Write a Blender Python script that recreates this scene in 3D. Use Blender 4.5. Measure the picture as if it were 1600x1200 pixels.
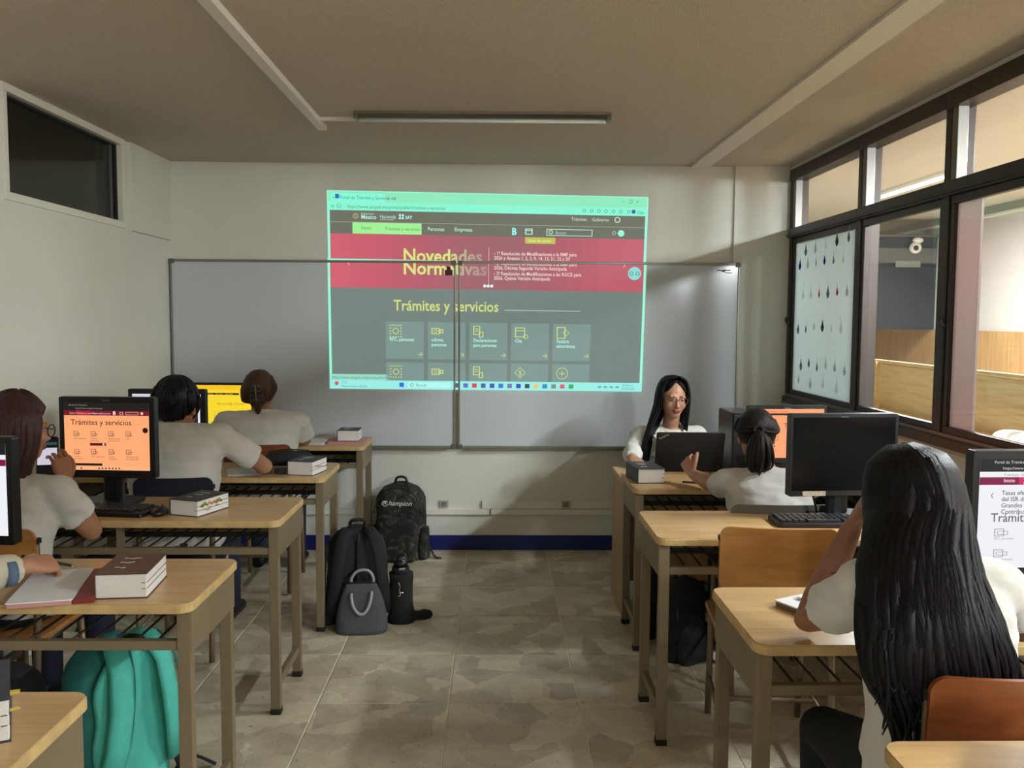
import bpy, bmesh, math, random
from mathutils import Vector as V, Matrix, noise
random.seed(7)
for o in list(bpy.data.objects): bpy.data.objects.remove(o)
SC = bpy.context.scene
C = SC.collection
PI = math.pi
# ---------------------------------------------------------------- camera
F = 1390.0
yaw, pitch, roll = math.atan(28/F), math.atan(102/F), math.radians(.35)
fw = V((math.sin(yaw)*math.cos(pitch), math.cos(yaw)*math.cos(pitch), -math.sin(pitch)))
r0 = V((math.cos(yaw), -math.sin(yaw), 0)); u0 = r0.cross(fw)
Rv = r0*math.cos(roll)+u0*math.sin(roll); Uv = u0*math.cos(roll)-r0*math.sin(roll)
cam = bpy.data.cameras.new('camera'); cam.sensor_width = 36; cam.lens = F/1600*36; cam.clip_start = .02
camo = bpy.data.objects.new('camera', cam); C.objects.link(camo)
M = Matrix((Rv, Uv, -fw)).transposed().to_4x4(); M.translation = V((0, 0, 1.5)); camo.matrix_world = M
SC.camera = camo
# ---------------------------------------------------------------- world, light, exposure
EXP = 0.0
SC.view_settings.view_transform = 'Standard'; SC.view_settings.look = 'None'
SC.view_settings.exposure = EXP; SC.view_settings.gamma = 1; SC.view_settings.use_curve_mapping = False
W = bpy.data.worlds.new('world'); SC.world = W; W.use_nodes = True
W.node_tree.nodes['Background'].inputs[0].default_value = (.6, .65, .7, 1)
W.node_tree.nodes['Background'].inputs[1].default_value = .05
def area(name, loc, size, power, col, rot=(0, 0, 0)):
    l = bpy.data.lights.new(name, 'AREA'); l.shape = 'RECTANGLE'; l.size, l.size_y = size
    l.energy = power; l.color = col
    o = bpy.data.objects.new(name, l); o.location = loc; o.rotation_euler = rot; C.objects.link(o); return o
CORR = [(2.93, 6.3, 150), (2.93, 3.4, 230), (2.93, .4, 350), (2.93, -2.4, 340)]      # tube lamps of the lit corridor beyond the windows
def tube_light(x, y, watts, col, along):
    for k in (-.4, 0, .4):
        l = bpy.data.lights.new('tube_light', 'POINT'); l.energy = watts/3; l.color = col; l.shadow_soft_size = .06
        o = bpy.data.objects.new('tube_light', l); o.location = (x+(k if along == 'x' else 0), y+(k if along == 'y' else 0), 2.33); C.objects.link(o)
for x, y, w in CORR[:2]: area('corridor_lamp_light', (x, y, 2.40), (.14, 1.15), w, (.89, .96, 1.0))
for x, y, w in CORR[2:]: tube_light(x, y, w, (.89, .96, 1.0), 'y')
REAR_FILL = [(-.2, -2.2, 16)]                                  # unseen tube lamp added as fill light over the rear of the classroom
for x, y, w in REAR_FILL: tube_light(x, y, w, (.89, .96, 1.0), 'x')

# ---------------------------------------------------------------- materials
def lin(c): return tuple((v/255/12.92 if v/255 <= .04045 else ((v/255+.055)/1.055)**2.4) for v in c)
MC = {}
def nodes(m): return m.node_tree.nodes, m.node_tree.links
def mat(name, col, rough=.6, metal=0., var=0., scale=8., bump=0., bscale=60., stretch=None, spec=.5, sheen=0., emis=None):
    """principled with noise colour variation and noise bump; col in sRGB 0-255"""
    if name in MC: return MC[name]
    m = bpy.data.materials.new(name); m.use_nodes = True; N, L = nodes(m)
    b = N['Principled BSDF']; c = lin(col)
    b.inputs['Base Color'].default_value = (*c, 1); b.inputs['Roughness'].default_value = rough
    b.inputs['Metallic'].default_value = metal; b.inputs['Specular IOR Level'].default_value = spec
    if sheen: b.inputs['Sheen Weight'].default_value = sheen
    tc = N.new('ShaderNodeTexCoord'); src = tc.outputs['Object']
    if stretch:
        mp = N.new('ShaderNodeMapping'); mp.inputs['Scale'].default_value = stretch
        L.new(src, mp.inputs[0]); src = mp.outputs[0]
    if var:
        n = N.new('ShaderNodeTexNoise'); n.inputs['Scale'].default_value = scale; n.inputs['Detail'].default_value = 5
        L.new(src, n.inputs['Vector']); r = N.new('ShaderNodeValToRGB'); L.new(n.outputs['Fac'], r.inputs[0])
        r.color_ramp.elements[0].position = .3; r.color_ramp.elements[1].position = .7
        r.color_ramp.elements[0].color = (*[v*(1-var) for v in c], 1); r.color_ramp.elements[1].color = (*[min(1, v*(1+var)) for v in c], 1)
        L.new(r.outputs[0], b.inputs['Base Color'])
    if bump:
        n = N.new('ShaderNodeTexNoise'); n.inputs['Scale'].default_value = bscale; n.inputs['Detail'].default_value = 4
        L.new(src, n.inputs['Vector']); bp = N.new('ShaderNodeBump'); bp.inputs['Strength'].default_value = bump; bp.inputs['Distance'].default_value = .01
        L.new(n.outputs['Fac'], bp.inputs['Height']); L.new(bp.outputs[0], b.inputs['Normal'])
    if emis:
        b.inputs['Emission Color'].default_value = (*lin(emis[0]), 1); b.inputs['Emission Strength'].default_value = emis[1]
    MC[name] = m; return m
def em(col, k=1.0):
    """lit pixels of a screen"""
    key = 'lit_%d_%d_%d_%d' % (*col, int(k*100))
    if key in MC: return MC[key]
    m = bpy.data.materials.new(key); m.use_nodes = True; N, L = nodes(m); b = N['Principled BSDF']
    b.inputs['Base Color'].default_value = (.01, .01, .01, 1); b.inputs['Roughness'].default_value = .5; b.inputs['Specular IOR Level'].default_value = .1
    b.inputs['Emission Color'].default_value = (*lin(col), 1); b.inputs['Emission Strength'].default_value = k*2**-EXP
    MC[key] = m; return m
def ramp_mix(N, L, fac, c0, c1, p0=.3, p1=.7):
    r = N.new('ShaderNodeValToRGB'); L.new(fac, r.inputs[0])
    r.color_ramp.elements[0].position = p0; r.color_ramp.elements[1].position = p1
    r.color_ramp.elements[0].color = (*lin(c0), 1); r.color_ramp.elements[1].color = (*lin(c1), 1)
    return r.outputs[0]
def wood(name, c0, c1, grain=(1.2, 14, 14), rough=.38, scale=3.):
    if name in MC: return MC[name]
    m = bpy.data.materials.new(name); m.use_nodes = True; N, L = nodes(m); b = N['Principled BSDF']
    tc = N.new('ShaderNodeTexCoord'); mp = N.new('ShaderNodeMapping'); mp.inputs['Scale'].default_value = grain
    oi = N.new('ShaderNodeObjectInfo'); va = N.new('ShaderNodeVectorMath'); va.operation = 'ADD'
    L.new(tc.outputs['Object'], va.inputs[0]); L.new(oi.outputs['Random'], va.inputs[1]); L.new(va.outputs[0], mp.inputs[0])
    n = N.new('ShaderNodeTexNoise'); n.inputs['Scale'].default_value = scale; n.inputs['Detail'].default_value = 7; n.inputs['Distortion'].default_value = .6
    L.new(mp.outputs[0], n.inputs['Vector']); L.new(ramp_mix(N, L, n.outputs['Fac'], c0, c1), b.inputs['Base Color'])
    b.inputs['Roughness'].default_value = rough
    bp = N.new('ShaderNodeBump'); bp.inputs['Strength'].default_value = .05; L.new(n.outputs['Fac'], bp.inputs['Height']); L.new(bp.outputs[0], b.inputs['Normal'])
    MC[name] = m; return m
def floor_mat():
    m = bpy.data.materials.new('terrazzo_tile'); m.use_nodes = True; N, L = nodes(m); b = N['Principled BSDF']
    tc = N.new('ShaderNodeTexCoord'); oi = N.new('ShaderNodeObjectInfo')
    mu = N.new('ShaderNodeMath'); mu.operation = 'MULTIPLY'; mu.inputs[1].default_value = 37; L.new(oi.outputs['Random'], mu.inputs[0])
    va = N.new('ShaderNodeVectorMath'); va.operation = 'ADD'; L.new(tc.outputs['Object'], va.inputs[0]); L.new(mu.outputs[0], va.inputs[1])
    n = N.new('ShaderNodeTexNoise'); n.inputs['Scale'].default_value = 5; n.inputs['Detail'].default_value = 3; L.new(va.outputs[0], n.inputs['Vector'])
    vm = N.new('ShaderNodeVectorMath'); vm.operation = 'MULTIPLY_ADD'; L.new(n.outputs['Color'], vm.inputs[0]); vm.inputs[1].default_value = (.16, .16, .16); L.new(va.outputs[0], vm.inputs[2])
    v = N.new('ShaderNodeTexVoronoi'); v.inputs['Scale'].default_value = 6.5; L.new(vm.outputs[0], v.inputs['Vector'])
    sp = N.new('ShaderNodeSeparateColor'); L.new(v.outputs['Color'], sp.inputs[0])
    c1 = ramp_mix(N, L, sp.outputs[0], (164, 150, 124), (224, 212, 186), .1, .9)
    n2 = N.new('ShaderNodeTexNoise'); n2.inputs['Scale'].default_value = 9; n2.inputs['Detail'].default_value = 8; n2.inputs['Roughness'].default_value = .7; L.new(va.outputs[0], n2.inputs['Vector'])
    c2 = ramp_mix(N, L, n2.outputs['Fac'], (150, 138, 115), (236, 226, 203), .3, .72)
    mx = N.new('ShaderNodeMixRGB'); mx.inputs[0].default_value = .42; L.new(c1, mx.inputs[1]); L.new(c2, mx.inputs[2])
    n3 = N.new('ShaderNodeTexNoise'); n3.inputs['Scale'].default_value = 70; n3.inputs['Detail'].default_value = 4; L.new(va.outputs[0], n3.inputs['Vector'])
    c3 = ramp_mix(N, L, n3.outputs['Fac'], (70, 64, 54), (255, 255, 255), .27, .36)
    m2 = N.new('ShaderNodeMixRGB'); m2.blend_type = 'MULTIPLY'; m2.inputs[0].default_value = .6; L.new(mx.outputs[0], m2.inputs[1]); L.new(c3, m2.inputs[2])
    L.new(m2.outputs[0], b.inputs['Base Color'])
    rr = N.new('ShaderNodeMapRange'); rr.inputs[3].default_value = .3; rr.inputs[4].default_value = .55; L.new(n2.outputs['Fac'], rr.inputs[0]); L.new(rr.outputs[0], b.inputs['Roughness'])
    MC['terrazzo_tile'] = m; return m
def glass_mat(name, tint, refl):
    m = bpy.data.materials.new(name); m.use_nodes = True; N, L = nodes(m); N.remove(N['Principled BSDF'])
    t = N.new('ShaderNodeBsdfTransparent'); t.inputs[0].default_value = (*tint, 1)
    g = N.new('ShaderNodeBsdfGlossy'); g.inputs['Roughness'].default_value = .02
    fr = N.new('ShaderNodeLayerWeight'); pw = N.new('ShaderNodeMath'); pw.operation = 'POWER'; pw.inputs[1].default_value = 5; L.new(fr.outputs['Facing'], pw.inputs[0])
    ma = N.new('ShaderNodeMath'); ma.operation = 'MULTIPLY_ADD'; ma.inputs[1].default_value = .35; ma.inputs[2].default_value = refl; L.new(pw.outputs[0], ma.inputs[0]); mx = N.new('ShaderNodeMixShader')
    L.new(ma.outputs[0], mx.inputs[0]); L.new(t.outputs[0], mx.inputs[1]); L.new(g.outputs[0], mx.inputs[2]); L.new(mx.outputs[0], N['Material Output'].inputs[0])
    MC[name] = m; return m
def frosted_mat(name, col, clear=.25):
    m = bpy.data.materials.new(name); m.use_nodes = True; N, L = nodes(m); N.remove(N['Principled BSDF'])
    t = N.new('ShaderNodeBsdfTransparent'); t.inputs[0].default_value = (*lin(col), 1)
    s = N.new('ShaderNodeBsdfTranslucent'); s.inputs[0].default_value = (*lin(col), 1)
    d = N.new('ShaderNodeBsdfPrincipled'); d.inputs['Base Color'].default_value = (*lin(col), 1); d.inputs['Roughness'].default_value = .25
    n = N.new('ShaderNodeTexNoise'); n.inputs['Scale'].default_value = 45; n.inputs['Detail'].default_value = 3; n.inputs['Distortion'].default_value = 2
    tc = N.new('ShaderNodeTexCoord'); L.new(tc.outputs['Object'], n.inputs['Vector'])
    bp = N.new('ShaderNodeBump'); bp.inputs['Strength'].default_value = .9; L.new(n.outputs['Fac'], bp.inputs['Height']); L.new(bp.outputs[0], d.inputs['Normal']); L.new(bp.outputs[0], s.inputs['Normal'])
    a = N.new('ShaderNodeMixShader'); a.inputs[0].default_value = .35; L.new(s.outputs[0], a.inputs[1]); L.new(d.outputs[0], a.inputs[2])
    mx = N.new('ShaderNodeMixShader'); mx.inputs[0].default_value = clear; L.new(a.outputs[0], mx.inputs[1]); L.new(t.outputs[0], mx.inputs[2]); L.new(mx.outputs[0], N['Material Output'].inputs[0])
    MC[name] = m; return m
def hair_mat(name, c0, c1, rough=.46):
    m = bpy.data.materials.new(name); m.use_nodes = True; N, L = nodes(m); b = N['Principled BSDF']
    tc = N.new('ShaderNodeTexCoord'); mp = N.new('ShaderNodeMapping'); mp.inputs['Scale'].default_value = (90, 90, 6); L.new(tc.outputs['Object'], mp.inputs[0])
    n = N.new('ShaderNodeTexNoise'); n.inputs['Scale'].default_value = 2.5; n.inputs['Detail'].default_value = 5; L.new(mp.outputs[0], n.inputs['Vector'])
    L.new(ramp_mix(N, L, n.outputs['Fac'], c0, c1), b.inputs['Base Color']); b.inputs['Roughness'].default_value = rough; b.inputs['Specular IOR Level'].default_value = .2
    bp = N.new('ShaderNodeBump'); bp.inputs['Strength'].default_value = .5; bp.inputs['Distance'].default_value = .004; L.new(n.outputs['Fac'], bp.inputs['Height']); L.new(bp.outputs[0], b.inputs['Normal'])
    MC[name] = m; return m
def camo_mat():
    m = bpy.data.materials.new('camouflage_cloth'); m.use_nodes = True; N, L = nodes(m); b = N['Principled BSDF']
    tc = N.new('ShaderNodeTexCoord'); n = N.new('ShaderNodeTexNoise'); n.inputs['Scale'].default_value = 14; n.inputs['Detail'].default_value = 2; n.inputs['Distortion'].default_value = 1.2
    L.new(tc.outputs['Object'], n.inputs['Vector']); r = N.new('ShaderNodeValToRGB'); r.color_ramp.interpolation = 'CONSTANT'; L.new(n.outputs['Fac'], r.inputs[0])
    E = r.color_ramp.elements; E[0].color = (*lin((26, 27, 24)), 1); E[1].position = .47; E[1].color = (*lin((52, 53, 42)), 1)
    e = E.new(.56); e.color = (*lin((33, 38, 30)), 1); e = E.new(.62); e.color = (*lin((84, 80, 68)), 1)
    L.new(r.outputs[0], b.inputs['Base Color']); b.inputs['Roughness'].default_value = .85; MC['camouflage_cloth'] = m; return m

WALL = mat('wall_paint', (218, 216, 206), .75, var=.03, scale=2.5, bump=.12, bscale=90)
CORW = mat('corridor_paint', (196, 188, 180), .75, var=.03, scale=2.5, bump=.1, bscale=90)
CEIL = mat('stippled_ceiling', (206, 195, 178), .9, var=.06, scale=60, bump=.9, bscale=170)
BLUE = mat('blue_paint', (14, 24, 104), .45, var=.12, scale=6)
GROUT = mat('grout', (226, 218, 200), .9, var=.1, scale=20)
TILE = floor_mat()
BOARD = mat('whiteboard_enamel', (196, 201, 205), .16, var=.02, scale=2, spec=.4)
ALU = mat('aluminium', (140, 136, 128), .4, .7)
BRONZE = mat('bronze_anodised', (58, 50, 46), .4, .5, var=.1)
GREYAL = mat('grey_aluminium', (118, 114, 110), .35, .7)
WHITEP = mat('white_plastic', (226, 222, 210), .45)
DTOP = wood('desk_laminate', (184, 146, 96), (208, 171, 120), (1.0, 11, 11), .33)
DEDGE = mat('desk_edge', (196, 164, 112), .5, var=.15, scale=20)
DMET = mat('beige_enamel', (122, 107, 82), .42, var=.06, scale=9)
DDARK = mat('dark_enamel', (34, 31, 28), .5, var=.08)
ROD = mat('rod_steel', (60, 48, 38), .45, .3)
RUB = mat('rubber', (34, 26, 22), .8)
CHW = wood('chair_plywood', (168, 112, 56), (196, 138, 76), (1, 9, 9), .34)
CHWR = wood('chair_red_plywood', (112, 58, 30), (140, 78, 42), (1, 9, 9), .32)
CHMET = mat('chair_tube', (128, 108, 84), .4, .3)
NAVYC = mat('navy_cloth', (26, 30, 44), .9, bump=.2, bscale=200)
GREYC = mat('grey_plastic', (84, 80, 72), .5)
BLK = mat('black_plastic', (22, 22, 24), .38, var=.05)
BLKG = mat('black_screen_off', (14, 15, 17), .16)
BLKC = mat('black_cloth', (24, 25, 28), .85, var=.12, scale=20, bump=.2, bscale=250)
BLKC2 = mat('black_nylon', (30, 32, 35), .7, var=.12, scale=12, bump=.25, bscale=300)
GREYCL = mat('charcoal_felt', (74, 76, 78), .9, var=.1, scale=60, bump=.25, bscale=300)
LGREY = mat('light_grey_webbing', (150, 152, 154), .7)
TEAL = mat('teal_cloth', (80, 188, 172), .8, var=.06, scale=25, bump=.2, bscale=300)
TEALD = mat('shaded_teal_cloth', (44, 122, 118), .85, var=.08, scale=25, bump=.2, bscale=300)  # teal darkened to carry the shade on the backpack's dark side
CAMO = camo_mat()
SHIRT = mat('white_cotton', (214, 210, 205), .9, var=.02, scale=6, bump=.35, bscale=14, sheen=.2)
SHIRT2 = mat('white_blouse', (222, 218, 208), .85, var=.02, scale=6, bump=.4, bscale=18, sheen=.2)
JACK = mat('cream_jacket', (206, 198, 178), .9, var=.05, scale=12, bump=.35, bscale=20)
BLUEJ = mat('blue_patch', (96, 112, 140), .9)
SKIN = mat('skin_tan', (172, 122, 92), .5, var=.05, scale=18, bump=.05, bscale=150)
SKIN2 = mat('skin_light', (184, 134, 106), .48, var=.04, scale=18, bump=.04, bscale=150)
SKIN3 = mat('skin_brown', (150, 102, 76), .48, var=.05, scale=18, bump=.05, bscale=150)
JEAN = mat('dark_denim', (34, 40, 58), .9, bump=.2, bscale=150)
TROU = mat('black_trousers', (20, 20, 22), .9, bump=.2, bscale=60)
HBLK = hair_mat('black_hair', (10, 9, 10), (26, 23, 24))
HBLK2 = hair_mat('black_brown_hair', (14, 11, 10), (40, 31, 27))
HBRN = hair_mat('brown_hair', (52, 36, 28), (92, 66, 48))
HRED = hair_mat('reddish_brown_hair', (40, 24, 22), (78, 48, 42))
PAGE = mat('page_edges', (222, 218, 214), .85, var=.06, scale=14, stretch=(1, 1, 60))
PAPER = mat('paper', (226, 224, 226), .85)
COVD = mat('dark_book_cover', (52, 48, 50), .5, var=.06)
COVB = mat('brown_book_cover', (86, 56, 50), .45, var=.06)
COVBL = mat('slate_book_cover', (50, 54, 62), .5, var=.06)
PINK = mat('pink_cover', (196, 140, 140), .6)
REDC = mat('red_cover', (128, 40, 40), .5)
INKL = mat('silver_print', (190, 180, 176), .5)
LIPS = mat('dark_red_lips', (120, 30, 34), .35)
EYEW = mat('eye_white', (214, 206, 200), .3)
EYED = mat('dark_iris', (30, 20, 16), .2)
BROW = mat('dark_brow', (30, 22, 20), .8)
WIRE = mat('thin_metal_rim', (140, 110, 90), .3, .8)
LENS = glass_mat('spectacle_lens', (.97, .97, .97), .03)
PANE = glass_mat('window_glass', (.96, .97, .96), .035)
PANED = glass_mat('tinted_glass', (.55, .59, .57), .06)
FROST = frosted_mat('frosted_glass', (180, 188, 186), .12)
PINKF = frosted_mat('pink_frosted', (160, 146, 142), .12)
OAK = wood('oak_veneer', (166, 126, 80), (192, 150, 100), (14, 14, 1.0), .45)
OAKH = wood('pale_oak_veneer', (192, 158, 100), (214, 184, 128), (12, 1.0, 14), .45)
DARKGL = mat('dark_glazing', (44, 48, 54), .25)
CHROME = mat('chrome', (210, 210, 210), .15, 1)
TUBEM = em((255, 246, 230), 6)

# ---------------------------------------------------------------- mesh helpers
def box(bm, c, s, rot=None, bev=0):
    m = Matrix.Translation(V(c))
    if rot is not None: m = m @ (rot.to_4x4() if isinstance(rot, Matrix) else Matrix.Rotation(rot, 4, 'Z'))
    r = bmesh.ops.create_cube(bm, size=1, matrix=m @ Matrix.Diagonal((*s, 1)))
    if bev:
        e = {e for v in r['verts'] for e in v.link_edges}
        bmesh.ops.bevel(bm, geom=list(e), offset=bev, segments=2, affect='EDGES', profile=.6)
def frame_for(d):
    d = d.normalized(); a = V((0, 0, 1)) if abs(d.z) < .9 else V((0, 1, 0))
    x = a.cross(d).normalized(); return x, d.cross(x)
def loft(bm, rings, cap=True, close=False):
    vs = [[bm.verts.new(p) for p in r] for r in rings]; n = len(vs[0])
    L = len(vs)
    for i in range(L if close else L-1):
        a, b = vs[i], vs[(i+1) % L]
        for j in range(n): bm.faces.new((a[j], a[(j+1) % n], b[(j+1) % n], b[j]))
    if cap and not close: bm.faces.new(vs[0][::-1]); bm.faces.new(vs[-1])
def tube(bm, pts, rad, n=10, flat=None, roundcap=False, ref=None):
    """swept tube; rad a number or list; flat=(ka,kb) scales the two cross axes"""
    pts = [V(p) for p in pts]; k = len(pts)
    rad = [rad]*k if not isinstance(rad, (list, tuple)) else list(rad)
    T = [(pts[min(i+1, k-1)]-pts[max(i-1, 0)]).normalized() for i in range(k)]
    if roundcap:
        p2, r2, t2 = [], [], []
        for q in (1., .75, .4): p2.append(pts[0]-T[0]*rad[0]*q*.95); r2.append(rad[0]*math.sqrt(max(.02, 1-q*q))); t2.append(T[0])
        p2 += pts; r2 += rad; t2 += T
        for q in (.4, .75, 1.): p2.append(pts[-1]+T[-1]*rad[-1]*q*.95); r2.append(rad[-1]*math.sqrt(max(.02, 1-q*q))); t2.append(T[-1])
        pts, rad, T = p2, r2, t2
    x, y = frame_for(T[0])
    if ref is not None: x = (V(ref)-T[0]*V(ref).dot(T[0])).normalized()
    rings = []; ka, kb = flat or (1, 1)
    for p, r, t in zip(pts, rad, T):
        x = (x-t*x.dot(t)); x.normalize(); y = t.cross(x)
        rings.append([p+x*(math.cos(2*PI*j/n)*r*ka)+y*(math.sin(2*PI*j/n)*r*kb) for j in range(n)])
    loft(bm, rings)
def ell(bm, c, r, M=None, seg=16, rings=10):
    m = Matrix.Translation(V(c)) @ Matrix.Diagonal((*r, 1))
    bmesh.ops.create_uvsphere(bm, u_segments=seg, v_segments=rings, radius=1, matrix=(M @ m if M is not None else m))
def sring(c, x, y, rx, ry, n=24, p=2.3):
    out = []
    for j in range(n):
        a = 2*PI*j/n; ca, sa = math.cos(a), math.sin(a)
        out.append(c+x*(rx*math.copysign(abs(ca)**(2/p), ca))+y*(ry*math.copysign(abs(sa)**(2/p), sa)))
    return out
def rrect(w, h, r, seg=4, corners=(1, 1, 1, 1)):
    pts = []
    for k, (sx, sy, a0) in enumerate(((1, 1, 0), (-1, 1, 90), (-1, -1, 180), (1, -1, 270))):
        rr = r if corners[k] else .0005
        for j in range(seg+1):
            a = math.radians(a0+90*j/seg); pts.append((sx*(w/2-rr)+rr*math.cos(a), sy*(h/2-rr)+rr*math.sin(a)))
    return pts
def slab(bm, pts, z0, z1, M=None, bev=0):
    """prism of a 2D outline between z0 and z1"""
    if bev:
        cx = sum(p[0] for p in pts)/len(pts); cy = sum(p[1] for p in pts)/len(pts)
        def sc(q): return [(cx+(p[0]-cx)*(1-q*2/max(.01, abs(p[0]-cx)*2+.02)), cy+(p[1]-cy)*(1-q*2/max(.01, abs(p[1]-cy)*2+.02))) for p in pts]
        lay = [(sc(bev), z0), (pts, z0+bev), (pts, z1-bev), (sc(bev), z1)]
    else: lay = [(pts, z0), (pts, z1)]
    rings = [[V((p[0], p[1], z)) for p in P] for P, z in lay]
    if M is not None: rings = [[M @ v for v in r] for r in rings]
    loft(bm, rings)
def finish(bm, smooth):
    bmesh.ops.recalc_face_normals(bm, faces=bm.faces)
    if smooth:
        for f in bm.faces: f.smooth = True
def obj(name, bm, m, parent=None, smooth=False, loc=None, label=None):
    finish(bm, smooth); me = bpy.data.meshes.new(name); bm.to_mesh(me); bm.free(); me.materials.append(m)
    o = bpy.data.objects.new(name, me); C.objects.link(o)
    if parent is not None: o.parent = parent
    if loc is not None: o.location = loc
    if label: o['label'] = label
    return o
def new(): return bmesh.new()
def B(name, c, s, m, parent=None, rot=None, bev=0, label=None):
    bm = new(); box(bm, c, s, rot, bev); return obj(name, bm, m, parent, label=label)
def T(name, pts, r, m, parent=None, n=8, flat=None, rc=False, label=None):
    if len(pts) > 2 and not isinstance(r, (list, tuple)) and len(pts) < 12: pts = spl(pts, 3*(len(pts)-1))
    bm = new(); tube(bm, pts, r, n, flat, rc); return obj(name, bm, m, parent, True, label=label)
def spl(pts, n):
    """catmull-rom through points"""
    P = [V(p) for p in pts]; P = [P[0]*2-P[1]]+P+[P[-1]*2-P[-2]]; out = []
    m = len(P)-3
    for i in range(n+1):
        t = i/n*m; k = min(int(t), m-1); t -= k; a, b, c, d = P[k:k+4]
        out.append(.5*((2*b)+(c-a)*t+(2*a-5*b+4*c-d)*t*t+(3*b-a-3*c+d)*t**3))
    return out
def tag(o, label, cat, group=None):
    o['label'] = label; o['category'] = cat
    if group: o['group'] = group
    return o
def thing(name, label, cat, loc=(0, 0, 0), rz=0, group=None):
    o = bpy.data.objects.new(name, None); C.objects.link(o); o.location = loc; o.rotation_euler = (0, 0, rz); o.empty_display_size = .1
    return tag(o, label, cat, group)
def struct(o): o['kind'] = 'structure'; return o
def sempty(name, loc=(0, 0, 0)):
    o = bpy.data.objects.new(name, None); C.objects.link(o); o.location = loc; o.empty_display_size = .1; return struct(o)
def remesh(bm, vox, smooth=4, fac=.5):
    finish(bm, True); me = bpy.data.meshes.new('tmp'); bm.to_mesh(me); bm.free()
    o = bpy.data.objects.new('tmp', me); C.objects.link(o)
    r = o.modifiers.new('r', 'REMESH'); r.mode = 'VOXEL'; r.voxel_size = vox; r.use_smooth_shade = True
    s = o.modifiers.new('s', 'SMOOTH'); s.iterations = smooth; s.factor = fac
    dg = bpy.context.evaluated_depsgraph_get(); m2 = bpy.data.meshes.new_from_object(o.evaluated_get(dg))
    bpy.data.objects.remove(o); bpy.data.meshes.remove(me)
    b2 = new(); b2.from_mesh(m2); bpy.data.meshes.remove(m2); return b2
def text_bm(body, size, bold=0, shear=0, align='LEFT'):
    cu = bpy.data.curves.new('t', 'FONT'); cu.body = body; cu.size = size; cu.resolution_u = 2; cu.offset = bold*size; cu.shear = shear; cu.align_x = align
    o = bpy.data.objects.new('t', cu); C.objects.link(o); dg = bpy.context.evaluated_depsgraph_get()
    me = bpy.data.meshes.new_from_object(o.evaluated_get(dg)); bpy.data.objects.remove(o); bpy.data.curves.remove(cu)
    b = new(); b.from_mesh(me); bpy.data.meshes.remove(me); return b
def writing(name, body, size, m, parent, M, bold=0, shear=0, align='LEFT'):
    b = text_bm(body, size, bold, shear, align); b.transform(M); return obj(name, b, m, parent)

# ================================================================ the setting
YB, XL, XR, ZC, YR = 5.70, -2.05, 1.88, 2.47, -3.2
XF = 4.2                                                     # far wall of the corridor
def wallbox(name, x0, x1, y0, y1, z0, z1, m, parent=None):
    o = B(name, ((x0+x1)/2, (y0+y1)/2, (z0+z1)/2), (x1-x0, y1-y0, z1-z0), m, parent)
    return struct(o) if parent is None else o
# floor: bed of grout with single tiles
fl = wallbox('floor', -5.2, XF+.2, YR-.2, 11, -.12, -.003, GROUT)
tm = new(); slab(tm, rrect(.504, .504, .004, 2), -.012, 0, bev=.0015)
finish(tm, False); tme = bpy.data.meshes.new('floor_tile'); tm.to_mesh(tme); tm.free(); tme.materials.append(TILE)
P_ = .51
for i in range(-4, 5):
    for j in range(-15, 3):
        x0 = -.172+P_*i; y0 = 4.91+P_*j
        if x0 < XL-.5 or x0 > XR or y0 > YB: continue
        o = bpy.data.objects.new('floor_tile', tme); C.objects.link(o); o.parent = fl; o.location = (x0+P_/2, y0+P_/2, 0)
        o.rotation_euler = (0, 0, random.choice((0, PI/2, PI, -PI/2)))
wallbox('ceiling', -5.2, XF+.2, YR-.2, 11, ZC, ZC+.12, CEIL)
wallbox('wall_back', XL-.15, XR+.1, YB, YB+.15, 0, ZC, WALL)
wallbox('trim_1', 1.52, XR, YB-.022, YB, 0, ZC, WALL)                 # shallow pilaster at the right end of the back wall
wallbox('wall_rear', XL-.15, XR+.1, YR-.15, YR, 0, ZC, WALL)
wallbox('baseboard_back', XL, XR, YB-.012, YB+.001, 0, .096, BLUE)
# left wall with the clerestory opening y 3.83..5.0, z 1.99..2.44
wl = wallbox('wall_left', XL-.15, XL, YR, YB, 0, 1.985, WALL)
wallbox('wall_segment', XL-.15, XL, 5.02, YB, 1.985, ZC, WALL, wl)
wallbox('wall_segment', XL-.15, XL, YR, 3.80, 1.985, ZC, WALL, wl)
wallbox('wall_lip', XL, XL+.018, 5.09, YB, 1.98, ZC, WALL, wl)
w1 = sempty('window_1')
def frame_rect(parent, x, y0, y1, z0, z1, t, d, m, name='frame'):
    for nm, c, s in ((name, (x, (y0+y1)/2, z0+t/2), (d, y1-y0, t)), (name, (x, (y0+y1)/2, z1-t/2), (d, y1-y0, t)),
                     (name, (x, y0+t/2, (z0+z1)/2), (d, t, z1-z0-2*t)), (name, (x, y1-t/2, (z0+z1)/2), (d, t, z1-z0-2*t))):
        B(nm, c, s, m, parent, bev=.003)
frame_rect(w1, XL-.02, 3.80, 5.02, 1.985, ZC, .035, .06, WHITEP)
frame_rect(w1, XL-.035, 3.832, 4.988, 2.017, 2.438, .012, .03, DDARK, 'gasket')
B('sash_stile', (XL-.05, 4.945, 2.23), (.03, .03, .4), GREYAL, w1)
B('pane', (XL-.045, 4.41, 2.228), (.006, 1.15, .42), PANED, w1)
# dim neighbouring room seen through it
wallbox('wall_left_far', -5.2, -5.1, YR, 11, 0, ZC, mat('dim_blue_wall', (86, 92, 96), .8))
wallbox('trim_2', -4.9, -4.75, YR, 11, 2.14, 2.19, WHITEP)
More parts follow.
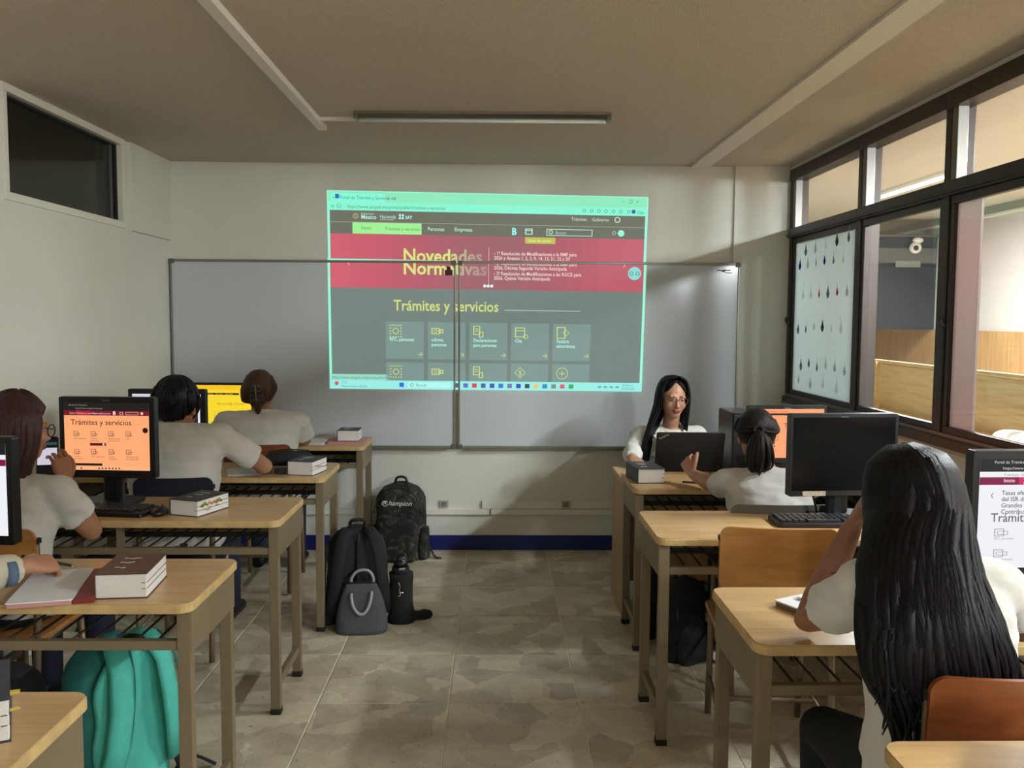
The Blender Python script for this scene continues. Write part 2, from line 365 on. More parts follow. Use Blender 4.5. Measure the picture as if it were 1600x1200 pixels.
# right wall: parapet, lintel, then framed glazing
wr = wallbox('wall_right', XR, XR+.12, YR, YB+.15, 0, .965, WALL)
wallbox('trim_3', XR-.03, XR+.15, YR, YB, .965, .985, mat('sill_paint', (170, 160, 146), .6))
wallbox('trim_4', XR, XR+.12, YR, YB+.15, 2.44, ZC, WALL)
wallbox('trim_5', 1.235, 1.345, YR, YB, ZC-.012, ZC, mat('ceiling_band', (226, 218, 204), .85, bump=.5, bscale=120))             # plastered band along the ceiling
MY = [5.645, 4.585, 3.70, 2.80, 1.90, 1.0, .10, -.80, -1.70, -2.60, YR]
for k in range(len(MY)-1):
    y1, y0 = MY[k], MY[k+1]
    w = sempty('window_%d' % (k+2))
    B('mullion', (XR+.04, y1, 1.71), (.10, .05, 1.45), BRONZE, w, bev=.004)
    B('reveal', (XR+.015, y1-.045, 2.24), (.045, .045, .38), GREYAL, w, bev=.003)
    yc, L_ = (y0+y1)/2, y1-y0
    B('head_rail', (XR+.02, yc, 2.405), (.09, L_, .07), BRONZE, w, bev=.003)
    B('transom_rail', (XR+.02, yc, 2.045), (.09, L_, .06), BRONZE, w, bev=.003)
    B('transom_lip', (XR-.03, yc, 2.03), (.012, L_, .012), DDARK, w)
    B('sill_rail', (XR+.02, yc, 1.00), (.11, L_, .04), BRONZE, w, bev=.003)
    B('sill_track', (XR-.005, yc, 1.028), (.018, L_, .016), GREYAL, w)
    B('sill_track', (XR+.045, yc, 1.028), (.012, L_, .016), BRONZE, w)
    B('transom_pane', (XR+.03, yc, 2.225), (.005, L_-.05, .30), PANE, w)
    a, b = y0+.045, y1-.045
    frame_rect(w, XR+.012, a-.02, b+.02, 1.03, 2.015, .035, .03, BRONZE, 'sash')
    B('pane', (XR+.012, (a+b)/2, 1.522), (.006, b-a, .95), FROST if k == 0 else PANE, w)
    if k == 2: B('sash_strip', (XR+.018, b-.095, 1.522), (.010, .19, .93), PINKF, w, label='dull pink translucent strip of the sash')  # narrow translucent pink strip in the sash plane
    if k in (0, 2):
        T('latch', [(XR-.012, b+.005, 1.50), (XR-.035, b-.005, 1.515), (XR-.045, b-.02, 1.50), (XR-.03, b-.02, 1.475)], .008, DDARK, w)
    if k == 0:
        # crystal drops hanging in rows before the frosted pane
        rows = [(1.93, 5), (1.83, 6), (1.66, 6), (1.46, 6), (1.24, 6), (1.13, 4)]
        cols = {(1, 2): (40, 50, 190), (1, 5): (50, 46, 170), (2, 1): (220, 96, 70), (2, 3): (230, 150, 100), (3, 2): (120, 130, 120), (4, 4): (150, 150, 140), (0, 1): (90, 130, 100)}
        wid = w
        for ri, (z, n) in enumerate(rows):
            for q in range(n):
                yy = a+.08+(b-a-.16)*(q+.5*(ri % 2))/n; zz = z+random.uniform(-.015, .015)
                bm = new(); h = random.uniform(.022, .036); r = h*.55
                rings = [[V((XR-.010+math.cos(t*PI/3)*r*kk*.35, yy+math.sin(t*PI/3)*r*kk, zz+dz*h)) for t in range(6)] for kk, dz in ((.08, 1), (.55, .3), (1, -.25), (.55, -.75), (.08, -1))]
                loft(bm, rings); c = cols.get((ri, q), random.choice(((226, 234, 234), (170, 180, 178), (244, 248, 248))))
                kn = 'crystal_%d_%d_%d' % c; obj('crystal_drop', bm, MC.get(kn) or frosted_mat(kn, c, .4), w)
                T('crystal_thread', [(XR-.010, yy, zz+h*.9), (XR-.010, yy+random.uniform(-.012, .012), zz+h+.03)], .0007, WHITEP, w, 4)
# corridor beyond the windows
wallbox('wall_corridor', XF, XF+.12, YR, 11, 1.42, ZC, CORW)
wn = wallbox('wall_wainscot', XF-.02, XF+.12, YR, 11, 0, 1.42, OAK)
wallbox('wall_end', XR+.12, XF, 10.8, 10.9, 0, ZC, CORW)
wallbox('trim_6', XF-.05, XF, YR, 11, 2.38, 2.40, WHITEP)
# low oak partition along the corridor, in bays
pt = thing('oak_partition', 'low pale oak partition with framed panels standing beyond the side windows', 'partition', (2.62, 4, 0))
for k in range(4):
    y1 = 2.05-1.12*k; B('panel', (.03, y1-.52, 1.06), (.02, 1.0, .30), OAKH, pt, bev=.004)
    B('stile', (.02, y1+.02, 1.06), (.045, .06, .32), OAKH, pt, bev=.003)
    B('ledge', (-.03, y1-.5, .89), (.10, 1.12, .045), OAKH, pt, bev=.004)
    B('lower_board', (.035, y1-.5, .44), (.02, 1.12, .86), OAK, pt)
B('top_rail', (.03, .05, 1.225), (.04, 4.2, .02), OAKH, pt, bev=.003)
dk = thing('dark_opening_box', 'dark glazed box standing in for a dark window opening above the oak wainscot seen through the clear window pane', 'dark opening', (3.87, 8.44, 1.42))  # dark box built in place of a window opening into a dark room
B('body', (0, .15, .45), (.66, .3, .9), DARKGL, dk)
B('top_trim', (0, -.01, .885), (.66, .03, .02), GREYAL, dk)
B('inner_band', (0, -.006, .70), (.64, .01, .14), mat('dusky_grey', (86, 84, 80), .6), dk)
B('inner_label', (.05, -.014, .62), (.24, .006, .06), mat('dull_sign', (120, 120, 112), .6), dk)
sc_ = thing('security_camera', 'small white dome security camera hung before the dark box', 'camera', (3.99, 8.392, 2.24))
bm = new(); ell(bm, (0, 0, .02), (.05, .05, .03)); obj('mount', bm, WHITEP, sc_, True)
bm = new(); ell(bm, (-.02, 0, -.05), (.055, .055, .055)); obj('housing', bm, WHITEP, sc_, True)
bm = new(); ell(bm, (-.035, -.045, -.055), (.025, .018, .025)); obj('lens', bm, BLKG, sc_, True)
# tube lamps
def lamp(name, label, x, y, ang, lit, group=None):
    t = thing(name, label, 'lamp', (x, y, ZC), ang, group)
    bm = new()
    rings = [[V((sx, yy, zz)) for yy, zz in ((-.045, 0), (-.04, -.012), (-.026, -.026), (.026, -.026), (.04, -.012), (.045, 0))] for sx in (-.6, .6)]
    loft(bm, rings); obj('housing', bm, WHITEP if lit else CHROMEB, t)
    for s in (-1, 1): B('end_cap', (s*.598, 0, -.018), (.02, .07, .036), GREYAL, t, bev=.003)
    T('tube', [(-.585, 0, -.036), (.585, 0, -.036)], .009, TUBEM if lit else mat('unlit_tube', (220, 222, 214), .25), t, 12)
    return t
CHROMEB = mat('brushed_fixture', (120, 114, 108), .28, .85)
lamp('tube_lamp', 'unlit tube lamp on the classroom ceiling before the whiteboard', -.06, 4.30, math.radians(-1), False)
for i, (x, y, _w) in enumerate(CORR): lamp('corridor_tube_lamp', ('lit tube lamp on the corridor ceiling seen through the upper window panes', 'lit corridor tube lamp above the person at the right edge', 'lit corridor tube lamp beside the camera position', 'rearmost lit corridor tube lamp')[i], x, y, PI/2, True, 'corridor lamps')
for i, (x, y, _w) in enumerate(REAR_FILL): lamp('rear_fill_lamp', 'unseen lit tube lamp added as fill over the rear of the classroom', x, y, 0, True)
cd = thing('ceiling_conduit', 'white cable trunking running along the ceiling to the unlit lamp', 'conduit', (-.872, 0, ZC))
B('trunking', (0, .7, -.014), (.045, 7.76, .028), WHITEP, cd, bev=.003)
B('end_cap', (0, 4.585, -.014), (.048, .012, .03), WHITEP, cd)
B('branch', (.11, 4.42, -.008), (.20, .022, .016), WHITEP, cd, rot=math.radians(-3))
# cable ducts, sockets
dt = thing('cable_duct', 'long white cable duct along the back wall above the blue band', 'cable duct', (0, YB, 0))
B('lower_duct', (-.27, -.011, .252), (3.5, .022, .036), WHITEP, dt, bev=.002)
B('upper_duct', (.55, -.008, .298), (1.25, .016, .052), WHITEP, dt, bev=.002)
B('duct_joint', (-.02, -.0125, .252), (.006, .023, .037), GREYAL, dt)
for i, x in enumerate((-.32, .47)):
    s = thing('wall_socket', ('wall socket beside the camouflage backpack', 'wall socket on the duct left of the wooden end panel')[i], 'socket', (x, YB-(.0 if i == 0 else .016), .302))
    B('plate', (0, -.006, 0), (.058, .012, .046), mat('speckled_plate', (170, 166, 156), .5, var=.25, scale=90), s, bev=.002)
    B('insert', (0, -.0135, 0), (.03, .003, .028), mat('socket_insert', (120, 116, 108), .5), s)
# whiteboards
BY = YB-.026
def whiteboard(x0, x1, z0, z1, label):
    t = thing('whiteboard', label, 'whiteboard', ((x0+x1)/2, YB, z0)); w, h = x1-x0, z1-z0
    B('panel', (0, -.012, h/2), (w-.01, .022, h-.01), BOARD, t)
    for c, s in (((0, -.016, h-.008), (w, .03, .016)), ((0, -.016, .008), (w, .03, .016)), ((-w/2+.008, -.016, h/2), (.012, .03, h-.032)), ((w/2-.008, -.016, h/2), (.012, .03, h-.032))):
        B('frame_rail', c, s, ALU, t, bev=.002)
    for sx in (-1, 1):
        for z in (.012, h-.012): B('corner_cap', (sx*(w/2-.014), -.018, z), (.032, .036, .028), mat('grey_cap', (96, 94, 92), .5), t, bev=.004)
    B('tray', (0, -.03, -.004), (w-.1, .03, .008), ALU, t)
    return t
whiteboard(XL+.005, -.245, .668, 1.862, 'left whiteboard panel, reaching the corner of the room')
wb = whiteboard(-.232, 1.565, .668, 1.862, 'right whiteboard panel, ending before the window wall')
T('scribble', [(.75, -.0245, 1.146), (.775, -.0245, 1.147), (.785, -.0245, 1.139), (.79, -.0245, 1.152), (.797, -.0245, 1.138), (.803, -.0245, 1.15), (.82, -.0245, 1.146), (.835, -.0245, 1.15)], .0035, mat('dark_print', (50, 36, 34), .6), wb, 5)
T('scribble', [(.80, -.0245, 1.134), (.82, -.0245, 1.131), (.845, -.0245, 1.132)], .0025, mat('red_print', (130, 60, 56), .5), wb, 5)
mg = thing('board_magnet', 'small dark magnet on the left whiteboard beside the middle seam', 'magnet', (-.29, BY, 1.80))
B('clip_body', (0, -.008, -.012), (.05, .016, .035), mat('maroon_plastic', (70, 26, 40), .5), mg, bev=.004)
B('clip_handle', (0, -.012, .015), (.022, .01, .025), mat('maroon_plastic', (70, 26, 40), .5), mg, bev=.003)

# ---------------------------------------------------------------- the projected picture
PJ = thing('projected_image', 'projected web page shining on the back wall and both whiteboards', 'projection', (0, YB, 0))
QT = ((-1.06, 2.301), (.974, 2.275), (.946, 1.038), (-1.046, 1.049))
ZS = 1.862
def q2(u, v):
    (ax, az), (bx, bz), (cx, cz), (dx, dz) = QT
    return ((ax*(1-u)+bx*u)*(1-v)+(dx*(1-u)+cx*u)*v, (az*(1-u)+bz*u)*(1-v)+(dz*(1-u)+cz*u)*v)
def pdep(z, k): return (-.0015 if z > ZS-.004 else -.0275)-k*.0005
def pj_mat(col):
    """light falling on pale paint or enamel: a dim base plus the projected colour"""
    key = 'projected_%d_%d_%d' % col
    if key in MC: return MC[key]
    m = em(col).copy(); m.name = key; b = m.node_tree.nodes['Principled BSDF']; b.inputs['Base Color'].default_value = (.06, .06, .06, 1)
    MC[key] = m; return m
def prect(name, u0, v0, u1, v1, col, k=1, m=None):
    """a lit field of the picture; split where it passes from wall to board"""
    bm = new()
    vs_ = [v0, v1]
    # v at which the mid column crosses the board's top edge
    z0, z1 = q2((u0+u1)/2, v0)[1], q2((u0+u1)/2, v1)[1]
    if z0 > ZS > z1: vs_.insert(1, v0+(v1-v0)*(z0-ZS)/(z0-z1))
    for i in range(len(vs_)-1):
        a, b = vs_[i], vs_[i+1]; zm = q2((u0+u1)/2, (a+b)/2)[1]
        n = max(1, int((u1-u0)*10))
        for j in range(n):
            ua, ub = u0+(u1-u0)*j/n, u0+(u1-u0)*(j+1)/n
            P = [q2(ua, a), q2(ub, a), q2(ub, b), q2(ua, b)]
            bm.faces.new([bm.verts.new((x, pdep(zm, k), z)) for x, z in P])
    bmesh.ops.remove_doubles(bm, verts=bm.verts, dist=1e-6)
    return obj(name, bm, m or pj_mat(col), PJ)
def ptext(u, v, size, body, col, bold=0, k=3, align='LEFT', name='lettering'):
    bm = text_bm(body, size, bold, 0, align); W_, H_ = 2.02/.86, 1.25
    zm = q2(u, v)[1]
    for w in bm.verts:
        x, z = q2(u+w.co.x/W_, v-w.co.y/H_); w.co = (x, pdep(zm, k), z)
    return obj(name, bm, pj_mat(col), PJ)
def pframe(u0, v0, u1, v1, col, t=.0018, k=3, name='icon'):
    bm = new(); ta = t*1.25/2.02*1.3
    for a, b, c, d in ((u0, v0, u1, v0+t), (u0, v1-t, u1, v1), (u0, v0, u0+ta, v1), (u1-ta, v0, u1, v1)):
        zm = q2((a+c)/2, (b+d)/2)[1]; bm.faces.new([bm.verts.new((x, pdep(zm, k), z)) for x, z in (q2(a, b), q2(c, b), q2(c, d), q2(a, d))])
    return obj(name, bm, pj_mat(col), PJ)
def pdisc(u, v, r, col, k=3, inner=0, name='icon', n=20):
    bm = new(); W_, H_ = 2.02, 1.25; zm = q2(u, v)[1]
    def P(rr, a): x, z = q2(u+rr*math.cos(a)/W_, v+rr*math.sin(a)/H_); return bm.verts.new((x, pdep(zm, k), z))
    if inner:
        A = [P(r, 2*PI*i/n) for i in range(n)]; Bv = [P(inner, 2*PI*i/n) for i in range(n)]
        for i in range(n): bm.faces.new((A[i], A[(i+1) % n], Bv[(i+1) % n], Bv[i]))
    else: bm.faces.new([P(r, 2*PI*i/n) for i in range(n)])
    return obj(name, bm, pj_mat(col), PJ)
CY, CY2, HD, TXT, YEL = (134, 244, 208), (140, 236, 186), (104, 107, 94), (206, 226, 206), (206, 218, 128)
prect('backdrop_field', 0, 0, 1, 1, (150, 246, 214), 0)
prect('browser_tabs', .004, .004, .996, .055, (138, 232, 186), 1)
prect('browser_tab', .012, .012, .18, .06, (132, 246, 214), 2)
prect('address_bar', .004, .055, .996, .098, CY, 1)
prect('page_header', .008, .098, .992, .215, HD, 1)
prect('header_rule', .008, .155, .992, .157, (170, 178, 158), 2)
# the banner, redder at both ends
bs = [(.008, .10, (208, 92, 108)), (.10, .25, (200, 88, 106)), (.25, .40, (182, 86, 104)), (.40, .55, (160, 92, 104)), (.55, .70, (154, 92, 102)), (.70, .85, (172, 88, 102)), (.85, .992, (190, 92, 108))]
for i, (a, b, c) in enumerate(bs):
    for q in range(3):
        nx = bs[min(i+1, len(bs)-1)][2]; cc = tuple(int(c[e]+(nx[e]-c[e])*q/3) for e in range(3))
        prect('banner_field', a+(b-a)*q/3, .215, a+(b-a)*(q+1)/3, .487, cc, 1)
prect('page_field', .008, .487, .992, .955, (112, 127, 122), 1)
prect('taskbar', .0, .955, 1, 1, (152, 236, 228), 2)
prect('link_hint', .004, .925, .19, .957, (150, 220, 200), 2)
ptext(.04, .042, .03, 'Portal de Trámites y Servicios del', (70, 130, 120)); prect('tab_icon', .026, .018, .038, .04, (30, 100, 190), 3)
ptext(.018, .042, .03, 'v', (60, 130, 110)); ptext(.185, .045, .034, '×   +', (60, 140, 110))
ptext(.012, .088, .034, '←', (60, 140, 130)); pdisc(.037, .077, .013, (60, 140, 130), inner=.010)
ptext(.062, .087, .031, 'https://www.sat.gob.mx/portal/public/tramites-y-servicios', (74, 144, 134))
ptext(.918, .035, .03, '−    □   ×', (50, 120, 100)); ptext(.965, .087, .028, 'Chat', (60, 130, 120))
for i, u in enumerate((.80, .823, .846, .868, .892, .915, .94)): pdisc(u, .076, .011, (84, 150, 130), inner=.0075)
pdisc(.955, .076, .013, (70, 90, 170))
pdisc(.088, .126, .019, (150, 150, 110), inner=.006); ptext(.105, .118, .018, 'Gobierno de', TXT); ptext(.105, .140, .038, 'México', (190, 246, 222), .01)
ptext(.163, .135, .032, 'Hacienda', (180, 236, 214)); prect('underline', .163, .141, .208, .143, TXT, 2)
for a in (0, 1):
    for b in (0, 1): prect('logo_square', .223+a*.009, .113+b*.014, .229+a*.009, .124+b*.014, (190, 250, 240), 3)
ptext(.243, .136, .028, 'SAT', (190, 250, 240), .02)
ptext(.76, .128, .032, 'Trámites', TXT); ptext(.825, .128, .032, 'Gobierno', TXT); pdisc(.905, .119, .019, TXT, inner=.013)
prect('active_tabs', .078, .158, .293, .214, (158, 240, 146), 2)
ptext(.105, .193, .034, 'Inicio', (88, 140, 92)); ptext(.178, .195, .032, 'Trámites y servicios', (88, 140, 92))
ptext(.312, .193, .034, 'Personas', (186, 234, 206), .01); ptext(.396, .193, .034, 'Empresas', (186, 234, 206), .01)
ptext(.575, .205, .062, 'B', (150, 250, 246), .03); pframe(.617, .172, .64, .203, (190, 240, 220), .004); prect('calendar_bar', .617, .180, .64, .184, (190, 240, 220), 3)
pframe(.684, .172, .828, .206, (190, 236, 214), .003); pdisc(.697, .188, .014, TXT, inner=.009); ptext(.712, .198, .03, 'Buscar', (170, 214, 192))
pdisc(.896, .187, .012, (200, 226, 210), inner=.009); pdisc(.918, .187, .021, (150, 244, 216))
prect('session_button', .617, .216, .712, .248, (190, 190, 84), 2); ptext(.627, .240, .027, 'Inicio de sesión', (226, 240, 140), .01)
# the title fades towards the right
nl = [(214, 226, 128)]*5+[(196, 204, 136), (184, 176, 140), (178, 160, 140), (172, 148, 136), (170, 140, 132)]
def faded(word, u, v, size, width, cols):
    def wd(t):
        bm = text_bm(t, 1, .022); w = max(q.co.x for q in bm.verts); bm.free(); return w
    full = wd(word)
    for i, ch in enumerate(word):
        x = 0 if i == 0 else wd(word[:i+1])-wd(ch)
        bm = text_bm(ch, size, .022); k = width/(full*size)
        for q in bm.verts: q.co.x *= k
        zm = q2(u, v)[1]
        for w in bm.verts:
            xx, z = q2(u+(x*size*k+w.co.x)/2.02, v-w.co.y/1.25); w.co = (xx, pdep(zm, 3), z)
        obj('lettering', bm, pj_mat(cols[min(i, len(cols)-1)]), PJ)
faded('Novedades', .235, .352, .118, .50, nl); faded('Normativas', .235, .414, .118, .53, nl)
prect('divider', .503, .27, .5045, .465, (226, 200, 196), 2)
for i, (v, s) in enumerate(((.297, '- 1ª Resolución de Modificaciones a la RMF para'), (.320, '2026 y Anexos 1, 2, 3, 9, 14, 15, 21, 22 y 29'), (.348, '- 2ª Resolución de Modificaciones a la RMF para'), (.371, '2026, Décima Segunda Versión Anticipada'), (.400, '- 3ª Resolución de Modificaciones a las RGCE para'), (.423, '2026, Quinta Versión Anticipada'))):
    ptext(.52, v+.012, .0315, s, (236, 212, 204), .014)
for i in range(3): pdisc(.492+.011*i, .468, .010, (220, 240, 236))
ptext(.062, .375, .07, '‹', (230, 200, 196)); ptext(.925, .362, .07, '›', (230, 200, 196)); pdisc(.963, .392, .042, (140, 220, 214)); pdisc(.953, .392, .013, (70, 110, 110), 4, .009); pdisc(.973, .392, .013, (70, 110, 110), 4, .009)
ptext(.205, .598, .096, 'Trámites y servicios', YEL, .014); prect('heading_rule', .555, .588, .795, .591, (196, 206, 192), 2)
names = ['RFC, personas', 'e.firma,\npersonas', 'Declaraciones\npara personas', 'Cita', 'Factura\nelectrónica']
for r in range(2):
    for i in range(5):
        u0 = .18+.1325*i; v0, v1 = ((.655, .845), (.862, .955))[r]
        prect('card', u0, v0, u0+.12, v1, (122, 148, 143), 2)
        a, b = u0+.012, v0+.016
        if i == 0:
            for q in range(5):
                for w in (0, 4): prect('icon_dash', a+q*.0085, b+w*.0145, a+q*.0085+.005, b+w*.0145+.005, YEL, 3); prect('icon_dash', a+w*.0085, b+q*.0145, a+w*.0085+.005, b+q*.0145+.005, YEL, 3)
            pdisc(a+.0195, b+.032, .02, YEL, inner=.015)
        elif i == 1: pframe(a, b+.014, a+.026, b+.046, YEL, .004); pframe(a+.026, b+.02, a+.038, b+.04, YEL, .004); pdisc(a+.013, b+.03, .012, YEL, inner=.008)
        elif i == 2: pframe(a, b, a+.022, b+.046, YEL, .004); pframe(a+.018, b+.03, a+.032, b+.06, YEL, .004); prect('icon_line', a+.005, b+.014, a+.016, b+.018, YEL, 3); prect('icon_line', a+.005, b+.024, a+.016, b+.028, YEL, 3)
        elif i == 3:
            if r == 0: pframe(a, b+.006, a+.032, b+.056, YEL, .004); prect('icon_line', a, b+.02, a+.032, b+.024, YEL, 3); pdisc(a+.034, b+.052, .015, YEL, inner=.011)
            else: pdisc(a+.018, b+.03, .036, YEL, inner=.031, n=4); ptext(a+.013, b+.044, .045, '$', YEL)
        else:
            if r == 0: pframe(a, b, a+.028, b+.06, YEL, .004); pdisc(a+.03, b+.03, .022, YEL, inner=.017, n=4)
            else: pdisc(a+.02, b+.032, .038, YEL, inner=.034); prect('icon_line', a+.011, b+.03, a+.029, b+.034, YEL, 3); prect('icon_line', a+.019, b+.018, a+.021, b+.046, YEL, 3)
        if r == 0:
            ptext(a, v0+.098, .031, names[i], (182, 240, 222), .018); ptext(u0+.098, v1-.012, .05, '→', YEL)
ptext(.008, .948, .026, 'https://www.sat.gob.mx/portal/public/home', (84, 130, 120))
pdisc(.022, .972, .013, (220, 90, 80)); ptext(.037, .975, .022, '17°C', (90, 150, 150)); ptext(.037, .992, .022, 'Mayormente nublado', (90, 150, 150))
prect('start_icon', .222, .966, .236, .988, (30, 110, 220), 3); prect('search_field', .248, .963, .385, .992, (176, 246, 240), 3); ptext(.275, .985, .03, 'Buscar', (90, 150, 150), 0, 4); pdisc(.262, .977, .011, (60, 110, 120), 4, .008)
for i, c in enumerate(((70, 90, 90), (90, 110, 190), (220, 50, 70), (60, 90, 160), (70, 70, 170), (50, 110, 200), (120, 110, 170), (60, 60, 190), (40, 60, 70), (226, 200, 90), (40, 130, 200), (120, 140, 140), (220, 90, 110), (50, 170, 90))):
    prect('task_icon', .398+.0282*i, .966, .413+.0282*i, .988, c, 3)
for i in range(4): prect('tray_icon', .858+.019*i, .973, .869+.019*i, .982, (96, 170, 168), 3)
ptext(.935, .974, .021, '10:18 a. m.', (90, 150, 150)); ptext(.935, .991, .021, '29/09/2026', (90, 150, 150))

# ================================================================ furniture
ZT = .75
def copy_tree(o, parent=None):
    c = o.copy(); C.objects.link(c); c.parent = parent
    for ch in list(o.children): copy_tree(ch, c)
    return c
def make_desk(label, side):
    """school desk 1.2 x .45, origin on the floor at the middle of the edge where the pupil sits; side=+1: aisle end at +x"""
    t = thing('school_desk', label, 'desk')
    w, d = 1.2, .45
    bm = new(); slab(bm, rrect(w-.006, d-.006, .034, 5), ZT-.003, ZT, Matrix.Translation((0, d/2, 0))); obj('tabletop', bm, DTOP, t)
    bm = new(); slab(bm, rrect(w, d, .037, 5), ZT-.026, ZT-.0025, Matrix.Translation((0, d/2, 0)), .002); obj('edge_band', bm, DEDGE, t)
    for sx in (-1, 1):
        x = sx*(w/2-.03)
        for y in (.045, d-.045):
            bm = new(); box(bm, (x, y, (ZT-.026)/2+.01), (.036, .032, ZT-.046), bev=.003); lg = obj('leg', bm, DMET, t)
            B('foot_cap', (x, y, .012), (.04, .036, .024), RUB, lg, bev=.004)
        B('side_panel', (x+sx*.018, d/2, ZT-.084), (.005, d-.06, .115), DMET, t)
        B('foot_bar', (x, d/2, .115), (.022, d-.12, .03), DMET, t, bev=.003)
    B('front_rail', (0, .045, .628), (w-.096, .025, .026), DMET, t, bev=.003)
    B('rear_rail', (0, d-.045, .628), (w-.096, .025, .026), DMET, t, bev=.003)
    B('back_panel', (0, d-.026, .655), (w-.098, .004, .138), DDARK, t)
    B('middle_strut', (0, .045, .682), (.024, .02, .084), DMET, t)
    bm = new(); tube(bm, [(0, .05, .632), (0, d-.05, .632)], .0035, 6); finish(bm, True); me = bpy.data.meshes.new('rack_rod'); bm.to_mesh(me); bm.free(); me.materials.append(ROD)
    for i in range(20):
        o = bpy.data.objects.new('rack_rod', me); C.objects.link(o); o.parent = t; o.location = (-.545+i*.0574, 0, 0)
    return t
proto = None
def desk(x, y, rz, label):
    global proto
    if proto is None: proto = make_desk(label, 1); o = proto
    else: o = copy_tree(proto)
    o.location = (x, y, 0); o.rotation_euler = (0, 0, rz); tag(o, label, 'desk', 'school desks in rows'); return o
XLD, XRD = -1.395, 1.20
LY = [5.17, 4.145, 3.25, 2.29, 1.30]; RY = [3.895, 2.995, 1.995, 1.08]
for y, x, l in zip(LY, (-1.36, -1.395, -1.39, -1.39, -1.40), ('school desk against the whiteboard, with a pink folder and a book', 'school desk with the black pencil case and a thick book, second from the whiteboard',
    'school desk with the orange-lit monitor and a tabbed thick book', 'school desk above the teal backpack, with a brown thick book', 'nearest left school desk, cut off by the picture corner')):
    desk(x, y, 0, l)
for y, x, l in zip(RY, (1.225, 1.165, 1.21, 1.29), ('school desk in front of the ponytailed person, next to the wooden end panel', 'school desk carrying the switched-off black monitor and keyboard', 'school desk where the long-haired person leans an elbow', 'nearest right school desk, only its top showing at the bottom edge')):
    desk(x, y, 0, l)
# teacher's desk with a laminated end panel
td = thing('teacher_desk', 'laminate desk with a full side panel under the black laptop', 'desk', (1.245, 4.57, 0))
bm = new(); slab(bm, rrect(1.2, .43, .01, 2), .672, .70, bev=.002); obj('tabletop', bm, DTOP, td)
PAN = wood('panel_laminate', (164, 134, 92), (184, 152, 108), (9, 9, 1), .45)
for s in (-1, 1): B('end_panel', (s*.585, 0, .336), (.022, .42, .672), PAN, td, bev=.002)
B('modesty_panel', (0, -.15, .42), (1.14, .018, .48), PAN, td)

def make_chair(label, x, y, rz, wm, back=(.60, .82), bw=.385, group=None, wide=.0):
    t = thing('school_chair', label, 'chair', (x, y, 0), rz, group)
    bm = new(); slab(bm, rrect(.38, .37, .05, 4), .435, .452, Matrix.Translation((0, .19, 0)), .003); obj('seat', bm, wm, t)
    # curved backrest
    bm = new(); n = 28; z0, z1 = back; r = .035; rings = []
    for i in range(n+1):
        u = -math.cos(PI*i/n); xx = u*bw/2; yy = -.028*(1-u*u)
        cut = max(0, abs(xx)-(bw/2-r)); dz = r-math.sqrt(max(0, r*r-cut*cut))
        rings.append([V((xx, yy-.006, z0+dz)), V((xx, yy+.006, z0+dz)), V((xx, yy+.006-.012, z1-dz)), V((xx, yy-.006-.012, z1-dz))])
    loft(bm, rings); bmesh.ops.bevel(bm, geom=[e for e in bm.edges], offset=.0001, segments=1, affect='EDGES') if False else None; obj('backrest', bm, wm, t)
    for s in (-1, 1):
        xx = s*(bw/2-.012)
        lg = T('rear_leg', [(xx, -.04, .01), (xx, .0, .44), (xx, .012, z0), (xx, .010, z1-.04)], .0125, CHMET, t)
        B('clamp', (xx, .006, z1-.045), (.03, .03, .018), RUB, lg, bev=.003)
        T('front_leg', [(xx*.92, .37, .01), (xx*.92, .33, .43)], .0125, CHMET, t)
        T('side_rail', [(xx, .0, .425), (xx*.92, .34, .425)], .011, CHMET, t)
        T('stretcher', [(xx, -.03, .16), (xx*.92, .355, .16)], .008, CHMET, t)
    T('cross_rail', [(-bw/2+.02, .16, .16), (bw/2-.02, .16, .16)], .008, CHMET, t)
    return t
make_chair('empty orange plywood chair pushed in at the desk with the dark monitor', .945, 2.885, math.radians(-6), CHW)
make_chair('dark reddish plywood chair behind the long-haired person', 1.035, 1.665, 0, CHWR)
make_chair('reddish brown chair of the person with the hair claw clip', -1.27, 4.78, 0, CHWR, (.60, .82), .36)
make_chair('chair with dark navy back of the person with short black hair', -1.37, 3.80, math.radians(5), NAVYC, (.60, .815), .33)
make_chair('grey-backed chair of the ponytailed person', 1.135, 3.42, 0, GREYC, (.6, .785), .42)
make_chair('plywood chair of the person holding a phone', -1.66, 2.85, 0, CHW)
make_chair('plywood chair of the person in the cream jacket', -1.62, 1.90, 0, CHW)
make_chair('chair of the person facing the class behind the laptop', 1.03, 5.42, PI, CHWR)

